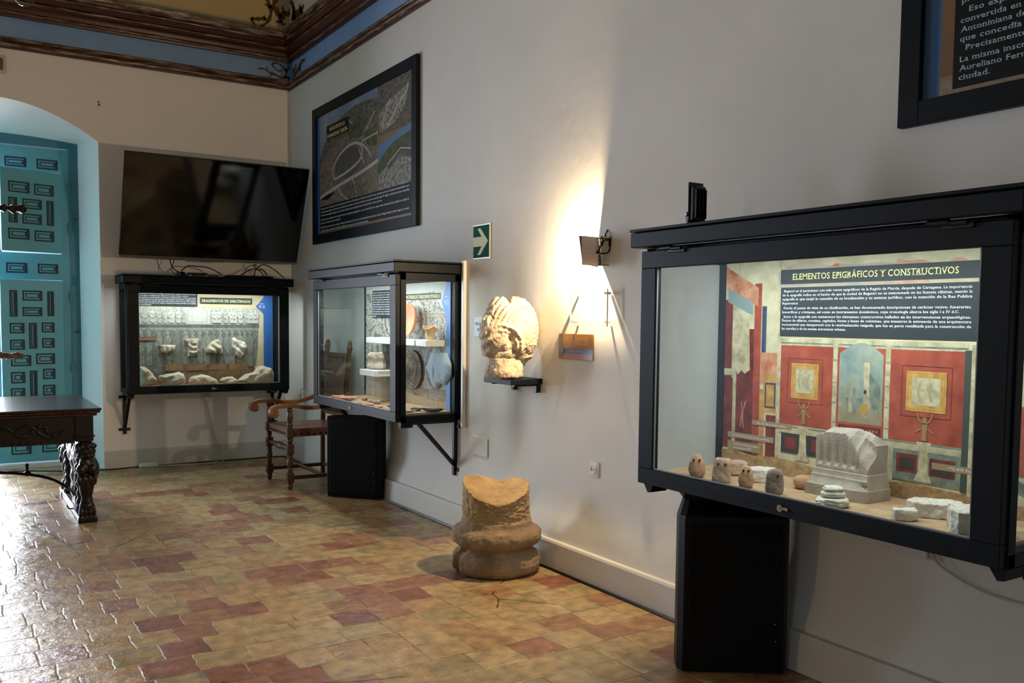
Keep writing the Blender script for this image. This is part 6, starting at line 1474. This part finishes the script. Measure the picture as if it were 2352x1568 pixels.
TP = [('Begastri fue una ciudad que tuvo una gran importancia durante el Bajo Imperio. Por ello, son muchas las que se puede saber por las fuentes documentales o por', 0), ('los restos arqueológicos. Sabemos de la presencia de sarcófagos de mármol incluidos en la primera mitad del siglo IV según la existencia de una comunidad', 1),
      ('cristiana bien asentada, influyente y con poder adquisitivo para adquirir piezas que importaban escenas de arte.', 2), ('Las villas de los alrededores de la ciudad tuvieron una importancia significativa, como la villa del Paturro, cuyos niveles de destrucción, fechables en el siglo III,', 3.3),
      ('marcaron el momento de mayor desarrollo.', 4.3), ('Es posible que durante la fase de mayor influencia bizantina en el Sureste de la Península Ibérica y hasta la caída de Begastri bajo la órbita visigoda, la ciudad', 5.6), ('pudiera erigirse en una zona de frontera indefinida y que gozara de cierta independencia.', 6.6)]
wl = [1.93, 1.93, 1.42, 1.93, .5, 1.93, 1.13]
lt('body_lettering', [(s, .93-.745, 2.47-.031*i-2.155, .023, w_) for (s, i), w_ in zip(TP, wl)], M_ink, pr_, p.l*.00003+.001)
lt('title_lettering', [('BEGASTRI EN LA', 1.16-.745, 3.17-2.155, .044, .38), ('ROMANIDAD TARDÍA', 1.10-.745, 3.112-2.155, .044, .50)], M_inky, pr_, p.l*.00003+.001)
p1 = poster('framed panel cut off at the top right with white text on black', 7.115, 9.4, 2.18, 3.45, .085)
p = Print(); T_ = Matrix.Translation((-7.115, 0, -2.18))
p.rect(7.195, 9.32, 2.26, 3.37, mat('poster_sand_print', '#7a6a56', .85, col2='#998670', scale=30)); p.rect(7.195, 9.32, 2.335, 3.37, mat('poster_ochre', '#6a4a2a', .7, col2='#7a5a34', scale=3)); p.rect(7.195, 7.268, 2.26, 3.37, mat('poster_blue', '#2f5a8a', .6)); p.rect(7.195, 7.222, 2.26, 3.37, mat('poster_blue_dark', '#274a68', .6))
p.rect(7.317, 9.15, 2.285, 3.25, M_navy)
pr1 = shiftprint(p.done('printed_picture', p1), -.012)
for v in pr1.data.vertices: v.co = T_ @ v.co
TB = [('ciudad.', 2.312, 0), ('Aureliano Fernández Guerra dio a conocer la identidad de esta', 2.343, 0), ('La misma inscripción que permitió al erudito granadino don', 2.374, 0), ('Precisamente una inscripción honorífica hallada en el cerro', 2.412, .02), ('que concedía la ciudadanía a todos los habitantes libres.', 2.445, 0), ('Antoniniana de 212, promulgada por el emperador Caracalla', 2.477, 0), ('convertida en municipio romano antes de la Constitutio', 2.509, 0), ('Eso explica que la antigua ciudad de Begastri hubiera sido', 2.543, .03), ('prácticamente todas las ciudades del sureste de la península', 2.578, 0), ('privilegios del derecho romano y su concesión se extendió a', 2.609, 0)]
lt('body_lettering', [(s, 7.34+d-7.115, z-2.18, .0275, len(s)*.0163) for s, z, d in TB], mat('ink_bluish_white', '#a9c0cc', .6), pr1, p.l*.00003+.001)

# unseen fill lamp added on the left wall, copied from the visible wall lamp
fill_lamp = sc_.copy(); C.objects.link(fill_lamp); fill_lamp.location = (XL, -6.2, 1.83); fill_lamp.rotation_euler = (0, 0, PI/2)
fill_lamp['label'] = 'added fill lamp on the left wall outside the picture, copied from the iron wall lamp'; fill_lamp['group'] = 'iron wall lamps'; sc_['group'] = 'iron wall lamps'
for q_ in list(sc_.children):
    c_ = q_.copy(); C.objects.link(c_); c_.parent = fill_lamp
    if c_.type == 'LIGHT': c_.data = c_.data.copy(); c_.data.energy = 45
